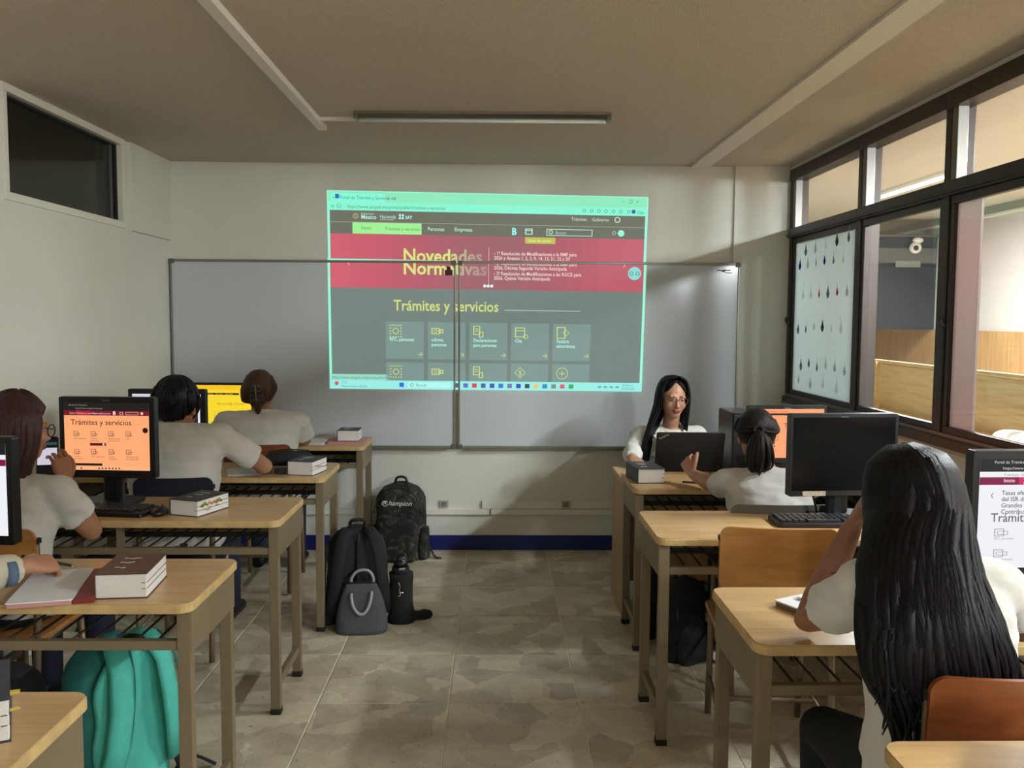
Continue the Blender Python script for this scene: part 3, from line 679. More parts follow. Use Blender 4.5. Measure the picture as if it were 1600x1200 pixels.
# ---------------------------------------------------------------- monitors and screens
def screen_items(parent, w, h, y, items):
    """items drawn on a lit screen, top-left origin, u and v in 0..1"""
    for k, it in enumerate(items):
        yy = y-.0004-.0002*min(k, 6)
        if it[0] == 'r':
            _, a, b, c, d, col = it; bm = new(); bm.faces.new([bm.verts.new((-w/2+p*w, yy, h/2-q*h)) for p, q in ((a, b), (a, d), (c, d), (c, b))]); obj('screen_field', bm, em(col), parent)
        elif it[0] == 'f':
            _, a, b, c, d, col = it; bm = new(); t = .006
            for A in ((a, b, c, b+t), (a, d-t, c, d), (a, b, a+t, d), (c-t, b, c, d)):
                bm.faces.new([bm.verts.new((-w/2+p*w, y-.0018, h/2-q*h)) for p, q in ((A[0], A[1]), (A[0], A[3]), (A[2], A[3]), (A[2], A[1]))])
            obj('screen_icon', bm, em(col), parent)
        elif it[0] == 'd':
            _, a, b, r, col = it; bm = new(); bm.faces.new([bm.verts.new((-w/2+a*w+r*math.cos(q*PI/8), y-.0018, h/2-b*h+r*math.sin(q*PI/8))) for q in range(16)]); obj('screen_icon', bm, em(col), parent)
        else:
            _, a, b, s, txt, col = it[:6]; bm = text_bm(txt, s, it[6] if len(it) > 6 else 0)
            bm.transform(Matrix.Translation((-w/2+a*w, y-.002, h/2-b*h)) @ Matrix.Rotation(PI/2, 4, 'X')); obj('screen_lettering', bm, em(col), parent)
def portal(bg, ink, dark=(40, 26, 28), red=(120, 22, 44), bar=(34, 30, 28), size=1.0):
    I = [('r', 0, 0, 1, 1, bg), ('r', 0, 0, 1, .115, bar), ('r', 0, .115, 1, .185, dark if red is None else red), ('r', .14, .115, .32, .185, (170, 30, 60)),
         ('r', 0, .945, 1, 1, tuple(min(255, c+8) for c in bg)), ('r', 0, .90, .44, .935, bar),
         ('t', .06, .045, .010, 'Portal de Trámites', (150, 140, 130)), ('t', .14, .09, .009, 'https://www.sat.gob.mx/portal', (150, 140, 130)),
         ('t', .07, .165, .011, 'Inicio', (230, 210, 200)), ('t', .15, .165, .010, 'Trámites y servicios', (255, 200, 200)), ('t', .34, .165, .010, 'Personas', (230, 200, 200)), ('t', .44, .165, .010, 'Empresas', (230, 200, 200)),
         ('t', .58, .172, .02, 'B', (255, 235, 230), .03), ('f', .66, .13, .70, .172, (230, 190, 180)), ('f', .73, .13, .88, .172, (220, 180, 170)), ('d', .92, .15, .006, (240, 190, 160)),
         ('t', .08, .325, .0305, 'Trámites y servicios', ink, .008), ('r', .60, .31, .92, .313, tuple(int(c*.8) for c in bg)),
         ('d', .955, .40, .011, (40, 22, 20)), ('r', .30, .595, .49, .635, (92, 20, 30)), ('d', .46, .615, .004, (250, 230, 220))]
    nm = ['RFC, personas', 'e.firma,\npersonas', 'Declaraciones\npara personas', 'Cita', 'Factura\nelectrónica', 'RFC, empresas', 'e.firma,\nempresas', 'Declaraciones\npara empresas']
    for i in range(8):
        a, b = .11+.205*(i % 4), .42+.27*(i//4); c = tuple(int(v*.45) for v in bg)
        I += [('f', a, b, a+.055, b+.075, c), ('f', a+.02, b+.03, a+.07, b+.065, c), ('t', a, b+.118, .0085, nm[i], c)]
    for i in range(8): I.append(('d', .19 if i == 0 else .36+.04*i, .972, .0035, (60, 60, 60)))
    return I
def make_monitor(label, x, y, rz, w, h, z0, content, bz=.022, brand=True, zdesk=ZT, tilt=0, sticker=None):
    t = thing('computer_monitor', label, 'monitor', (x, y, zdesk), rz); zc = z0-zdesk+h/2
    bm = new(); P = rrect(w, h, .008, 3)
    R_ = Matrix.Translation((0, 0, zc)) @ Matrix.Rotation(PI/2, 4, 'X')
    slab(bm, P, -.022, .014, R_, .002); obj('bezel', bm, BLK, t)
    bm = new(); slab(bm, rrect(w*.8, h*.75, .02, 3), -.058, -.02, R_, .01); obj('rear_shell', bm, BLK, t)
    sw, sh = w-2*bz, h-2*bz-.012; zs = zc+.004
    s = bpy.data.objects.new('screen', bpy.data.meshes.new('screen')); C.objects.link(s)
    bm = new(); box(bm, (0, -.0145, 0), (sw, .0015, sh)); finish(bm, False); bm.to_mesh(s.data); bm.free(); s.data.materials.append(BLKG); s.parent = t; s.location = (0, 0, zs)
    if content: screen_items(s, sw, sh, -.0155, content)
    bm = new(); tube(bm, [(0, .035, .01), (0, .035, zc-h*.15)], .02, 10, (2.2, .7)); obj('neck', bm, BLK, t)
    bm = new(); slab(bm, rrect(.23, .16, .05, 4), 0, .014, Matrix.Translation((0, .02, 0)), .003); obj('base', bm, BLK, t)
    if brand: writing('brand_lettering', 'lenovo', .011, mat('grey_print', (150, 150, 150), .4), t, Matrix.Translation((0, -.0152, zc+h/2-.016)) @ Matrix.Rotation(PI/2, 4, 'X'), .01, 0, 'CENTER')
    if sticker: B('sticker', (-w/2+sticker, -.0147, zc-h/2+.011), (.09, .001, .018), mat('sticker_beige', (196, 186, 160), .6, var=.2, scale=80), t)
    return t
ORG = (255, 172, 118)
make_monitor('monitor with a glowing orange page on the desk with the tabbed book', -1.54, 3.565, math.radians(-4), .39, .325, .855, portal(ORG, (96, 44, 30)))
bl = [('r', 0, 0, 1, 1, (46, 40, 44)), ('r', 0, 0, 1, .16, (214, 212, 232)), ('r', 0, .16, 1, .22, (24, 26, 34)), ('t', .30, .207, .012, 'SAT  Portal', (220, 220, 230)), ('r', .955, .05, .985, 1, (226, 228, 240)), ('r', 0, .45, .2, .62, (250, 250, 255)), ('d', .93, .62, .012, (250, 250, 250))]
make_monitor('monitor with white and dark page half hidden behind the short black hair', -1.63, 4.46, math.radians(-3), .39, .31, .83, bl)
ye = [('r', 0, 0, 1, 1, (250, 216, 50)), ('r', 0, 0, 1, .12, (246, 196, 40)), ('r', 0, .2, 1, .25, (60, 40, 20)), ('t', .25, .242, .013, 'Trámites   Personas   Empresas', (230, 200, 120)), ('t', .43, .50, .019, 'Bienvenid@ al Portal', (150, 116, 30)), ('d', .90, .226, .005, (255, 240, 160)), ('d', .80, .226, .005, (255, 240, 160)), ('f', .38, .66, .45, .74, (190, 160, 40)), ('t', .36, .80, .01, 'RFC, personas', (160, 130, 40)), ('r', 0, .93, 1, 1, (200, 220, 70))]
make_monitor('monitor with a bright yellow page by the whiteboard', -1.66, 5.45, math.radians(-3), .40, .275, .825, ye, .012)
wh = [('r', 0, 0, 1, 1, (238, 240, 246)), ('r', 0, 0, 1, .12, (30, 30, 34)), ('r', 0, .125, 1, .185, (238, 238, 240)), ('r', 0, .17, 1, .24, (130, 24, 70)), ('r', .28, .17, .62, .24, (206, 40, 90))]
m4 = wh+[('d', .90, .42, .014, (96, 40, 80)), ('d', .90, .42, .011, (238, 240, 246)), ('t', .6, .09, .012, 'Chat', (220, 220, 220))]
make_monitor('monitor with a white page cut off by the left picture edge', -1.60, 2.63, math.radians(-6), .40, .32, .828, m4, .018)
make_monitor('monitor with an orange page half hidden by the ponytailed head', 1.40, 4.21, math.radians(3), .385, .275, .82, [('r', 0, 0, 1, 1, (255, 166, 116)), ('r', 0, .09, 1, .13, (52, 24, 26)), ('t', .1, .07, .012, 'Portal de Trámites y Servicios', (120, 60, 50)), ('t', .45, .38, .03, 'Trámites', (110, 50, 40)), ('f', .1, .55, .18, .64, (150, 80, 60)), ('f', .3, .55, .38, .64, (150, 80, 60)), ('t', .62, .75, .014, 'Cita', (150, 80, 60))], .014)
make_monitor('large switched-off black monitor above the keyboard', 1.325, 3.33, math.radians(4), .425, .315, .835, None, .012, True, ZT, 0, .10)
m7 = wh+[('t', .17, .215, .014, 'Inicio', (250, 220, 230), .01), ('t', .31, .21, .012, 'Trámites y', (255, 220, 230), .01), ('t', .31, .235, .012, 'servicios', (255, 220, 230), .01), ('t', .17, .16, .011, 'Trámites  Gobierno', (150, 150, 150)),
         ('t', .16, .33, .0165, 'Tasas efectivas\ndel ISR de\nGrandes\nContribuyentes', (96, 96, 104), .012), ('t', .08, .36, .03, '‹', (120, 120, 120)), ('t', .09, .575, .032, 'Trámites y servicios', (104, 104, 110), .01), ('t', .10, .045, .011, 'Portal de Trámites', (210, 210, 210)), ('t', .16, .10, .011, 'https://www.sat.gob.mx', (210, 210, 210))]
for i in range(4):
    for j in range(2):
        a, b = .12+.24*i, .64+.19*j; m7 += [('f', a, b, a+.07, b+.07, (150, 150, 156)), ('f', a+.02, b+.02, a+.10, b+.055, (170, 170, 176)), ('t', a, b+.10, .009, ('RFC, personas', 'e.firma', 'Cita', 'Factura')[i], (150, 150, 156))]
make_monitor('monitor with a white page right of the long black hair', 1.44, 2.27, math.radians(2), .41, .335, .833, m7, .018)

def make_keyboard(label, x, y, rz, w=.44, d=.15):
    t = thing('keyboard', label, 'keyboard', (x, y, ZT), rz)
    bm = new(); slab(bm, rrect(w, d, .012, 3), 0, .018, None, .003); obj('case', bm, BLK, t)
    bm = new()
    for r in range(5):
        for k in range(18 if r else 17):
            if r == 0 and 4 <= k <= 9: continue
            box(bm, (-w/2+.022+k*(w-.04)/17.5, -d/2+.024+r*.025, .022), (.017, .018, .009))
    if True: box(bm, (-.05, -d/2+.024, .022), (.12, .018, .009))
    o = obj('keys', bm, mat('key_caps', (46, 47, 50), .35), t); o['kind'] = 'stuff'
    return t
make_keyboard('black keyboard below the switched-off monitor', 1.255, 3.225, math.radians(-1))
make_keyboard('black keyboard before the orange monitor with the tabbed book', -1.52, 3.40, math.radians(-8))
make_keyboard('black keyboard before the white page at the left edge', -1.66, 2.42, math.radians(-4))
T('monitor_cable', [(1.22, 3.34, .835), (1.235, 3.345, .79), (1.25, 3.36, .762), (1.30, 3.38, .756)], .004, BLK); tag(bpy.data.objects['monitor_cable'], 'thin black cable hanging from the switched-off monitor', 'cable')
ms = thing('computer_mouse', 'black mouse beside the keyboard of the tabbed-book desk', 'mouse', (-1.265, 3.355, ZT))
bm = new(); ell(bm, (0, 0, .012), (.03, .052, .02)); bmesh.ops.bisect_plane(bm, geom=bm.verts[:]+bm.edges[:]+bm.faces[:], plane_co=(0, 0, .001), plane_no=(0, 0, -1), clear_outer=True); obj('shell', bm, BLK, ms, True)
T('wheel', [(-.003, .025, .03), (.003, .025, .03)], .006, GREYC, ms)
# laptop seen from behind
lp = thing('laptop', 'open black laptop on the laminate desk, its lid towards the viewer', 'laptop', (.985, 4.46, .70), PI)
bm = new(); slab(bm, rrect(.345, .235, .01, 3), .004, .020, Matrix.Translation((0, -.125, 0)), .002); obj('base', bm, BLK, lp)
bm = new()
for r in range(5):
    for k in range(14): box(bm, (-.15+k*.023, -.05-r*.02, .0205), (.018, .016, .003))
o = obj('keys', bm, mat('key_caps', (46, 47, 50), .35), lp); o['kind'] = 'stuff'
LM = Matrix.Translation((0, 0, .016)) @ Matrix.Rotation(math.radians(-17), 4, 'X') @ Matrix.Rotation(PI/2, 4, 'X')
bm = new(); slab(bm, rrect(.345, .232, .008, 3), -.005, .004, LM @ Matrix.Translation((0, .118, 0)), .0015); obj('lid', bm, mat('laptop_black', (20, 20, 22), .55), lp)
bm = new(); slab(bm, rrect(.325, .2, .003, 2), .0045, .0052, LM @ Matrix.Translation((0, .12, 0))); obj('screen', bm, em((150, 170, 190), .6), lp)
writing('lid_lettering', 'ThinkPad', .014, mat('silver_letters', (196, 190, 186), .3, .4), lp, LM @ Matrix.Translation((.158, .196, -.0058)) @ Matrix.Rotation(PI, 4, 'Y') @ Matrix.Rotation(math.radians(28), 4, 'Z'), .01)
B('lid_dot', LM @ V((.148, .224, -.0058)), (.004, .002, .004), mat('red_dot', (190, 30, 30), .4), lp)
T('hinge', [(-.12, .0, .016), (.12, .0, .016)], .007, BLK, lp)
tw = thing('desktop_tower', 'black desktop computer standing upright beside the laptop', 'computer', (1.255, 4.56, .70))
bm = new(); slab(bm, rrect(.115, .29, .012, 3), .0, .335, None, .006); obj('case', bm, BLK, tw)
B('front_bezel', (0, -.147, .17), (.105, .008, .31), mat('grey_black_plastic', (40, 40, 42), .5), tw, bev=.002)
for i in range(6): B('vent_slat', (0, -.152, .05+.014*i), (.07, .003, .005), BLKG, tw)

# ---------------------------------------------------------------- books and papers
def make_book(label, x, y, rz, w, d, h, cov, z=ZT, spine='-x', tabs=0, marks=True, pic=False):
    t = thing('thick_book', label, 'book', (x, y, z), rz)
    bm = new(); box(bm, (0, 0, h/2), (w-.004, d-.004, h-.005), bev=.003); obj('page_block', bm, PAGE, t)
    B('back_cover', (0, 0, .0012), (w, d, .0024), cov, t); B('front_cover', (0, 0, h-.0012), (w, d, .0024), cov, t)
    s = -1 if spine == '-x' else 1
    B('spine', (s*(w/2-.001), 0, h/2), (.003, d, h-.001), cov, t, bev=.001)
    # two printed index stripes on the fore-edge
    for zz in (.38, .62) if marks else ():
        B('index_stripe', (-s*(w/2-.0018), 0, h*zz), (.0012, d*.96, .0016), mat('index_ink', (60, 52, 56), .7), t)
        B('index_notch', (-s*(w/2-.010), -d/2+.0018, h*zz), (.010, .0012, .0016), mat('index_ink', (60, 52, 56), .7), t)
    if marks:
        for k, (a, b) in enumerate(((.25, .12), (.05, -.12), (-.2, -.3))):
            T('cover_lettering', [(-w*.25+q*w*.07, d*a+d*.02*math.sin(q*2.1), h+.0002) for q in range(6-k)], .0016, INKL, t, 4)
    for k in range(tabs):
        c = random.choice(((230, 206, 90), (230, 130, 60), (220, 110, 130), (120, 180, 90), (236, 190, 150), (240, 236, 190)))
        yy = -d*.3+d*.75*random.random(); zz = h*random.uniform(.3, .92)
        B('sticky_tab', (-s*(w/2+.004), yy, zz), (.022, .012, .0008), mat('tab_%d_%d_%d' % c, c, .6), t, rot=random.uniform(-.4, .4))
    if pic:
        for k in range(9):
            c = random.choice(((206, 110, 110), (120, 150, 60), (150, 110, 50), (200, 150, 90), (140, 60, 80)))
            bm = new(); r = random.uniform(.006, .011); yy = -d*.35+d*.075*k; zz = h*(.72 if k % 2 else .62)
            bm.faces.new([bm.verts.new((-s*(w/2-.0012), yy+r*math.cos(q*PI/4), zz+r*.7*math.sin(q*PI/4))) for q in range(8)]); obj('edge_picture', bm, mat('edge_%d_%d_%d' % c, c, .7), t)
    return t
make_book('thick book with brown cover and white page edges beside the open notebook', -1.0, 2.44, math.radians(6), .135, .205, .068, COVB)
make_book('thick book with flower-printed fore-edge and coloured tabs', -1.135, 3.42, math.radians(-20), .128, .19, .062, COVD, tabs=7, pic=True)
make_book('thick dark book with frayed tabs beside the black pencil case', -.902, 4.29, math.radians(-12), .13, .175, .068, COVBL, tabs=5)
make_book('small thick book lying on the pink folder', -.872, 5.37, 0, .128, .15, .066, COVD, z=ZT+.013)
make_book('thick dark book with visible spine on the corner near the laptop', .712, 4.13, math.radians(6), .128, .22, .068, COVD)
make_book('thick slate book with yellow tabs in the lower left corner', -.965, 1.595, math.radians(28), .15, .21, .078, COVBL, tabs=3)
b4 = make_book('dark thick book with a purple top in the lower right corner', .975, 1.36, math.radians(-30), .15, .21, .085, mat('dark_purple_cover', (44, 26, 34), .4), marks=False)
B('purple_top_plate', (0, .03, .0855), (.15, .15, .0015), mat('purple_print', (150, 100, 140), .5), b4); B('white_label', (.0, -.075, .0857), (.12, .05, .0015), PAPER, b4)
bm = text_bm('SOCIAL', .032, .02); bm.transform(Matrix.Translation((-.0785, .07, .03)) @ Matrix.Rotation(-PI/2, 4, 'Z') @ Matrix.Rotation(PI/2, 4, 'X')); obj('spine_lettering', bm, INKL, b4)
def flat_book(name, label, cat, x, y, rz, w, d, h, top, edge, z=ZT, stripes=None):
    t = thing(name, label, cat, (x, y, z), rz)
    bm = new(); slab(bm, rrect(w, d, .004, 2), 0, h*.8); obj('pages', bm, edge, t)
    bm = new(); slab(bm, rrect(w+.004, d+.004, .005, 2), h*.8, h); obj('cover', bm, top, t)
    return t
o = flat_book('open_notebook', 'open notebook with blank page beside the brown thick book', 'notebook', -1.21, 2.42, math.radians(14), .155, .30, .014, PAPER, PINK)
B('red_margin', (.105, 0, .006), (.05, .30, .012), REDC, o)
flat_book('notebook', 'thin white notebook on the desk by the whiteboard', 'notebook', -1.08, 5.33, 0, .15, .2, .012, PAPER, PAGE)
o = flat_book('pink_folder', 'pink folder lying under a small thick book', 'folder', -.88, 5.38, 0, .22, .24, .013, PINK, PINK)
T('red_pen', [(-.97-.01, 5.30, .757), (-1.0, 5.42, .757)], .005, REDC); tag(bpy.data.objects['red_pen'], 'red pen beside the pink folder', 'pen')
flat_book('paper_sheets', 'white sheets beside the raised fist of the ponytailed person', 'paper', 1.01, 4.14, math.radians(-20), .11, .17, .004, PAPER, PAPER)
o = flat_book('checked_notebook', 'brown and white checked notebook next to the bent elbow', 'notebook', .84, 2.26, math.radians(28), .16, .12, .018, PAPER, mat('checked_edge', (120, 96, 70), .7), )
for i in range(5): B('check_square', (-.06+.03*i, -.0605, .007), (.014, .002, .008), PAPER, o)
flat_book('white_notepad', 'white notepad lying on the checked notebook', 'notepad', .875, 2.275, math.radians(32), .12, .09, .008, PAPER, PAPER, ZT+.018)
flat_book('white_sheet', 'white sheet under the forearm of the person with short black hair', 'paper', -1.21, 4.31, .3, .16, .21, .003, PAPER, PAPER)
pc = thing('pencil_case', 'long black pencil case behind the frayed thick book', 'pencil case', (-1.03, 4.46, ZT), math.radians(8))
bm = new(); tube(bm, [(-.115, 0, .035), (-.09, 0, .04), (0, 0, .043), (.09, 0, .042), (.115, 0, .036)], [.022, .036, .042, .038, .022], 12, (1, .95), True); obj('body', bm, BLKC2, pc, True)
T('zipper', [(-.10, 0, .078), (0, 0, .087), (.10, 0, .081)], .003, BLK, pc)
ky = thing('key_ring', 'bunch of keys and a fob near the black pencil case', 'keys', (-1.08, 4.235, ZT))
bm = new(); tube(bm, [(.015*math.cos(a*PI/6), .015*math.sin(a*PI/6), .003) for a in range(13)], .0015, 5); obj('ring', bm, CHROME, ky)
for i in range(4): B('key', (.03*math.cos(i*1.5), .03*math.sin(i*1.5), .004+.002*i), (.045, .012, .002), mat('brass_key', (150, 130, 90), .35, .8), ky, rot=i*1.5)
B('fob', (.055, .015, .014), (.05, .035, .026), BLKC2, ky, bev=.006)
pn = thing('pen', 'dark pen lying beside the paper sheets near the laptop', 'pen', (.93, 4.02, ZT+.005)); T('barrel', [(-.06, .02, 0), (.05, -.02, 0)], .004, COVD, pn); T('nib', [(.05, -.02, 0), (.06, -.0236, 0)], [.004, .001], CHROME, pn)

# ---------------------------------------------------------------- bags on the floor
def bag_body(bm, w, d, h, top=.5, p=3.0, n=28, tilt=0, bulge=.06):
    rings = []
    for i in range(15):
        u = i/14; z = h*u
        k = 1-bulge*(2*u-1)**2
        if u > 1-top*.5: q = (u-(1-top*.5))/(top*.5); k *= math.sqrt(max(.03, 1-q**2.4*.97))
        if u < .06: k *= .94+.06*u/.06
        kd = k if u < .9 else k*.9
        rings.append(sring(V((0, tilt*u, z)), V((1, 0, 0)), V((0, 1, 0)), w/2*k, d/2*kd, n, p))
    for r in rings:
        for v in r:
            nn = noise.noise(v*9)*.012; v.x += nn; v.y += noise.noise(v*11+V((5, 5, 5)))*.008
    loft(bm, rings)
def strap(bm, pts, w, t, ref): tube(bm, pts, 1, 8, (w/2, t/2), False, ref)
# camouflage backpack leaning on the wall
g = thing('camouflage_backpack', 'camouflage backpack with white script lettering leaning on the back wall', 'backpack', (-.585, 5.50, 0), math.radians(-4))
bm = new(); bag_body(bm, .31, .20, .475, .55, 3, tilt=.06); obj('body', bm, CAMO, g, True)
bm = new(); bag_body(bm, .25, .07, .27, .35, 3); bm.transform(Matrix.Translation((0, -.10, .01))); obj('front_pocket', bm, CAMO, g, True)
for s in (-1, 1):
    bm = new(); bag_body(bm, .06, .13, .2, .2, 3); bm.transform(Matrix.Translation((s*.155, .0, .01))); obj('side_pocket', bm, CAMO, g, True)
T('zipper', [(.145*math.cos(a), -.095+.045*math.sin(a), .30+.155*math.sin(a)) for a in [PI*q/16 for q in range(17)]], .004, BLK, g)
T('top_handle', [(-.04, .05, .46), (-.025, .05, .50), (.025, .05, .50), (.04, .05, .46)], .008, BLK, g)
T('strap', [(.15, .05, .10), (.19, .03, .05), (.22, .0, .012), (.26, -.02, .01)], .012, CAMO, g, 8, (1, .4))
bm = text_bm('hampion', .042, .006, .35)
for v in bm.verts:
    x, yv = v.co.x-.062, v.co.y; z = .345+yv-.02*x; v.co = (x, -.094+.055*(z/.475)-.012+.55*x*x, z)
obj('lettering', bm, mat('white_thread', (230, 230, 228), .7), g)
for nm, P_c in (('emblem', [(-.080+.019*math.cos(a), -.070, .357+.016*math.sin(a)) for a in [.5+q*(2*PI-1.0)/14 for q in range(15)]]), ('emblem_bar', [(-.092, -.072, .349), (-.086, -.072, .366), (-.074, -.071, .366), (-.082, -.071, .356), (-.068, -.070, .354)])):
    T(nm, P_c, .0024, mat('white_thread', (230, 230, 228), .7), g, 5)
# black backpack in the aisle
g = thing('black_backpack', 'large black backpack standing in the aisle behind the grey handbag', 'backpack', (-.675, 4.36, 0), math.radians(12))
bm = new(); bag_body(bm, .30, .20, .475, .6, 2.8, bulge=.1, tilt=.02); obj('body', bm, BLKC2, g, True)
for s, k in ((-1, .0), (1, .02)):
    bm = new(); strap(bm, [(s*.05, -.04, .468), (s*.075, -.105, .44), (s*.095, -.135, .36), (s*.11, -.135, .25), (s*.125, -.12, .14), (s*.14, -.10, .06)], .062, .018, (1, 0, 0)); obj('shoulder_strap', bm, BLKC, g, True)
T('top_handle', [(-.035, -.01, .465), (-.03, -.03, .505), (.03, -.03, .505), (.035, -.01, .465)], .009, BLKC, g)
bm = new(); bag_body(bm, .08, .16, .17, .3, 2.8); bm.transform(Matrix.Translation((-.15, 0, .0))); obj('side_pocket', bm, BLKC2, g, True)
T('loose_strap', [(-.15, -.05, .40), (-.165, -.07, .28), (-.165, -.08, .16), (-.16, -.07, .06)], .012, BLKC, g, 8, (1, .3))
T('crease', [(.0, -.085, .455), (-.005, -.108, .30), (-.01, -.105, .12)], .008, BLKC, g)
# grey handbag
g = thing('grey_handbag', 'charcoal felt handbag with pale rope handles on the floor', 'handbag', (-.632, 4.20, 0), math.radians(5))
bm = new(); rings = []
for u in [i/12 for i in range(13)]:
    k = 1-.42*u**2.2; rings.append(sring(V((0, 0, .228*u)), V((1, 0, 0)), V((0, 1, 0)), .124*k*(.97 if u < .05 else 1), (.065*(1-u)+.012)*(1 if u < .99 else .7), 24, 3))
loft(bm, rings); obj('body', bm, GREYCL, g, True)
T('zipper', [(-.066, 0, .232), (0, 0, .236), (.066, 0, .232)], .004, BLK, g)
T('front_handle', [(-.045, -.036, .19), (-.045, -.052, .175), (-.035, -.064, .135), (-.012, -.070, .105), (.012, -.071, .103), (.032, -.066, .125), (.046, -.054, .165), (.05, -.036, .20)], .0075, LGREY, g)
T('rear_handle', [(-.045, .02, .20), (-.05, .025, .245), (-.02, .025, .282), (.03, .022, .285), (.055, .02, .25), (.05, .018, .20)], .0075, LGREY, g)
# bottle bag
g = thing('bottle_carrier', 'black bottle carrier bag with a chrome clip beside the grey handbag', 'bottle bag', (-.458, 4.33, 0))
bm = new(); rings = [sring(V((.004*math.sin(u*9), 0, .245*u)), V((1, 0, 0)), V((0, 1, 0)), .066*(1-.12*u+.03*math.sin(u*14)), .06*(1-.1*u), 18, 2.3) for u in [i/10 for i in range(11)]]
loft(bm, rings); obj('sleeve', bm, BLKC, g, True)
T('bottle_neck', [(0, 0, .235), (0, 0, .275)], [.046, .042], BLKC, g, 14)
T('bottle_cap', [(0, 0, .275), (0, 0, .31)], .035, BLK, g, 14)
T('carry_loop', [(-.02, 0, .30), (-.005, 0, .335), (.02, 0, .335), (.03, 0, .30)], .007, BLK, g)
T('cap_ring', [(.02+.009*math.cos(a*PI/5), -.037, .322+.009*math.sin(a*PI/5)) for a in range(11)], .0022, CHROME, g, 6)
B('buckle', (.012, -.046, .275), (.03, .006, .012), CHROME, g, rot=.2, bev=.002)
T('clip', [(-.005, -.068, .215), (.005, -.070, .195), (.0, -.070, .18), (.006, -.071, .165), (.004, -.071, .15), (-.008, -.071, .148)], .003, CHROME, g, 6)
T('clip_bar', [(-.01, -.072, .162), (.02, -.072, .167)], .0028, CHROME, g, 6)
bm = new(); tube(bm, [(.05, -.01, .03), (.09, -.02, .035), (.12, -.02, .04), (.135, -.02, .04)], [.03, .026, .03, .026], 10, (1, .9), True); obj('strap_bundle', bm, BLKC, g, True)
# teal backpack under the desk
g = thing('teal_backpack', 'teal backpack with padded straps under the brown-book desk', 'backpack', (-1.19, 2.76, 0), math.radians(58))
bm = new(); bag_body(bm, .30, .19, .50, .55, 3.2, tilt=.02); obj('body', bm, TEALD, g, True)
bm = new(); bag_body(bm, .27, .05, .47, .5, 3.2); bm.transform(Matrix.Translation((0, -.085, .01))); obj('back_pad', bm, TEAL, g, True)
for s in (-1, 1):
    bm = new(); strap(bm, [(s*.045, -.03, .50), (s*.06, -.085, .50), (s*.075, -.135, .43), (s*.085, -.15, .32), (s*.10, -.145, .20), (s*.12, -.125, .10)], .072, .03, (1, 0, 0)); st = obj('shoulder_strap', bm, TEAL, g, True)
    T('webbing', [(s*.12, -.125, .10), (s*.14, -.12, .05), (s*.15, -.10, .02)], .014, BLKC, st, 8, (1, .3))
    T('strap_edge', [(s*.045+.037, -.035, .50), (s*.06+.037, -.09, .50), (s*.075+.037, -.14, .43), (s*.085+.037, -.153, .32), (s*.10+.037, -.148, .20), (s*.12+.035, -.127, .10)], .004, TEALD, st, 6)
T('top_handle', [(-.03, -.07, .485), (-.02, -.10, .52), (.02, -.11, .50), (.03, -.09, .46)], .009, BLKC, g)
bm = new(); bag_body(bm, .25, .05, .26, .4, 3.2); bm.transform(Matrix.Translation((0, .10, .01))); obj('front_pocket', bm, TEALD, g, True)
T('loose_webbing', [(.13, -.12, .03), (.17, -.10, .05), (.21, -.11, .045), (.25, -.16, .012)], .014, BLKC, g, 8, (1, .25))
B('strap_buckle', (-.125, -.14, .04), (.05, .025, .04), BLKC, g, bev=.006)
# black bags
def dark_pack(label, x, y, rz, w, d, h, top=.5):
    g = thing('dark_backpack', label, 'backpack', (x, y, 0), rz)
    bm = new(); bag_body(bm, w, d, h, top, 2.6, bulge=.12, tilt=-.02); obj('body', bm, BLKC, g, True)
    bm = new(); bag_body(bm, w*.75, d*.4, h*.5, .4, 2.8); bm.transform(Matrix.Translation((0, -d*.5, .005))); obj('front_pocket', bm, BLKC2, g, True)
    T('zipper', [(w*.42*math.cos(a), -d*.45+d*.12*math.sin(a), h*.55+h*.36*math.sin(a)) for a in [PI*q/12 for q in range(13)]], .0035, GREYC, g)
    T('top_handle', [(-.03, 0, h*.97), (-.025, 0, h+.03), (.025, 0, h+.03), (.03, 0, h*.97)], .008, BLKC2, g)
    T('loose_strap', [(w*.3, -d*.4, .12), (w*.34, -d*.62, .05), (w*.32, -d*.8, .008), (w*.38, -d*1.1, .006)], .012, BLKC2, g, 8, (1, .3))
    return g
dark_pack('black backpack slumped under the desk beside the wooden end panel', .83, 3.86, math.radians(35), .22, .17, .37)
dark_pack('black bag behind the desk legs next to the laminate end panel', .735, 4.17, math.radians(80), .26, .13, .33)
dark_pack('dark bag in the shade left of the teal backpack', -1.56, 2.72, math.radians(20), .32, .2, .44)
ph = thing('smartphone', 'black smartphone with a lit screen held up at the left edge', 'phone', (-1.675, 3.345, .92), math.radians(14))
bm = new(); slab(bm, rrect(.074, .155, .01, 4), -.004, .004, Matrix.Translation((0, 0, .05)) @ Matrix.Rotation(math.radians(78), 4, 'X'), .001); obj('case', bm, BLK, ph)
PM = Matrix.Translation((0, 0, .05)) @ Matrix.Rotation(math.radians(78), 4, 'X')
for nm, v0, v1, c in (('screen', -.07, .07, (16, 16, 20)), ('camera_view', -.028, .035, (206, 200, 214)), ('view_band', .046, .056, (40, 80, 80)), ('view_tint', -.01, .02, (220, 190, 190))):
    bm = new(); slab(bm, [(-.033, v0), (.033, v0), (.033, v1), (-.033, v1)], .0045, .005+.0003*len(nm), PM); obj(nm, bm, em(c), ph)

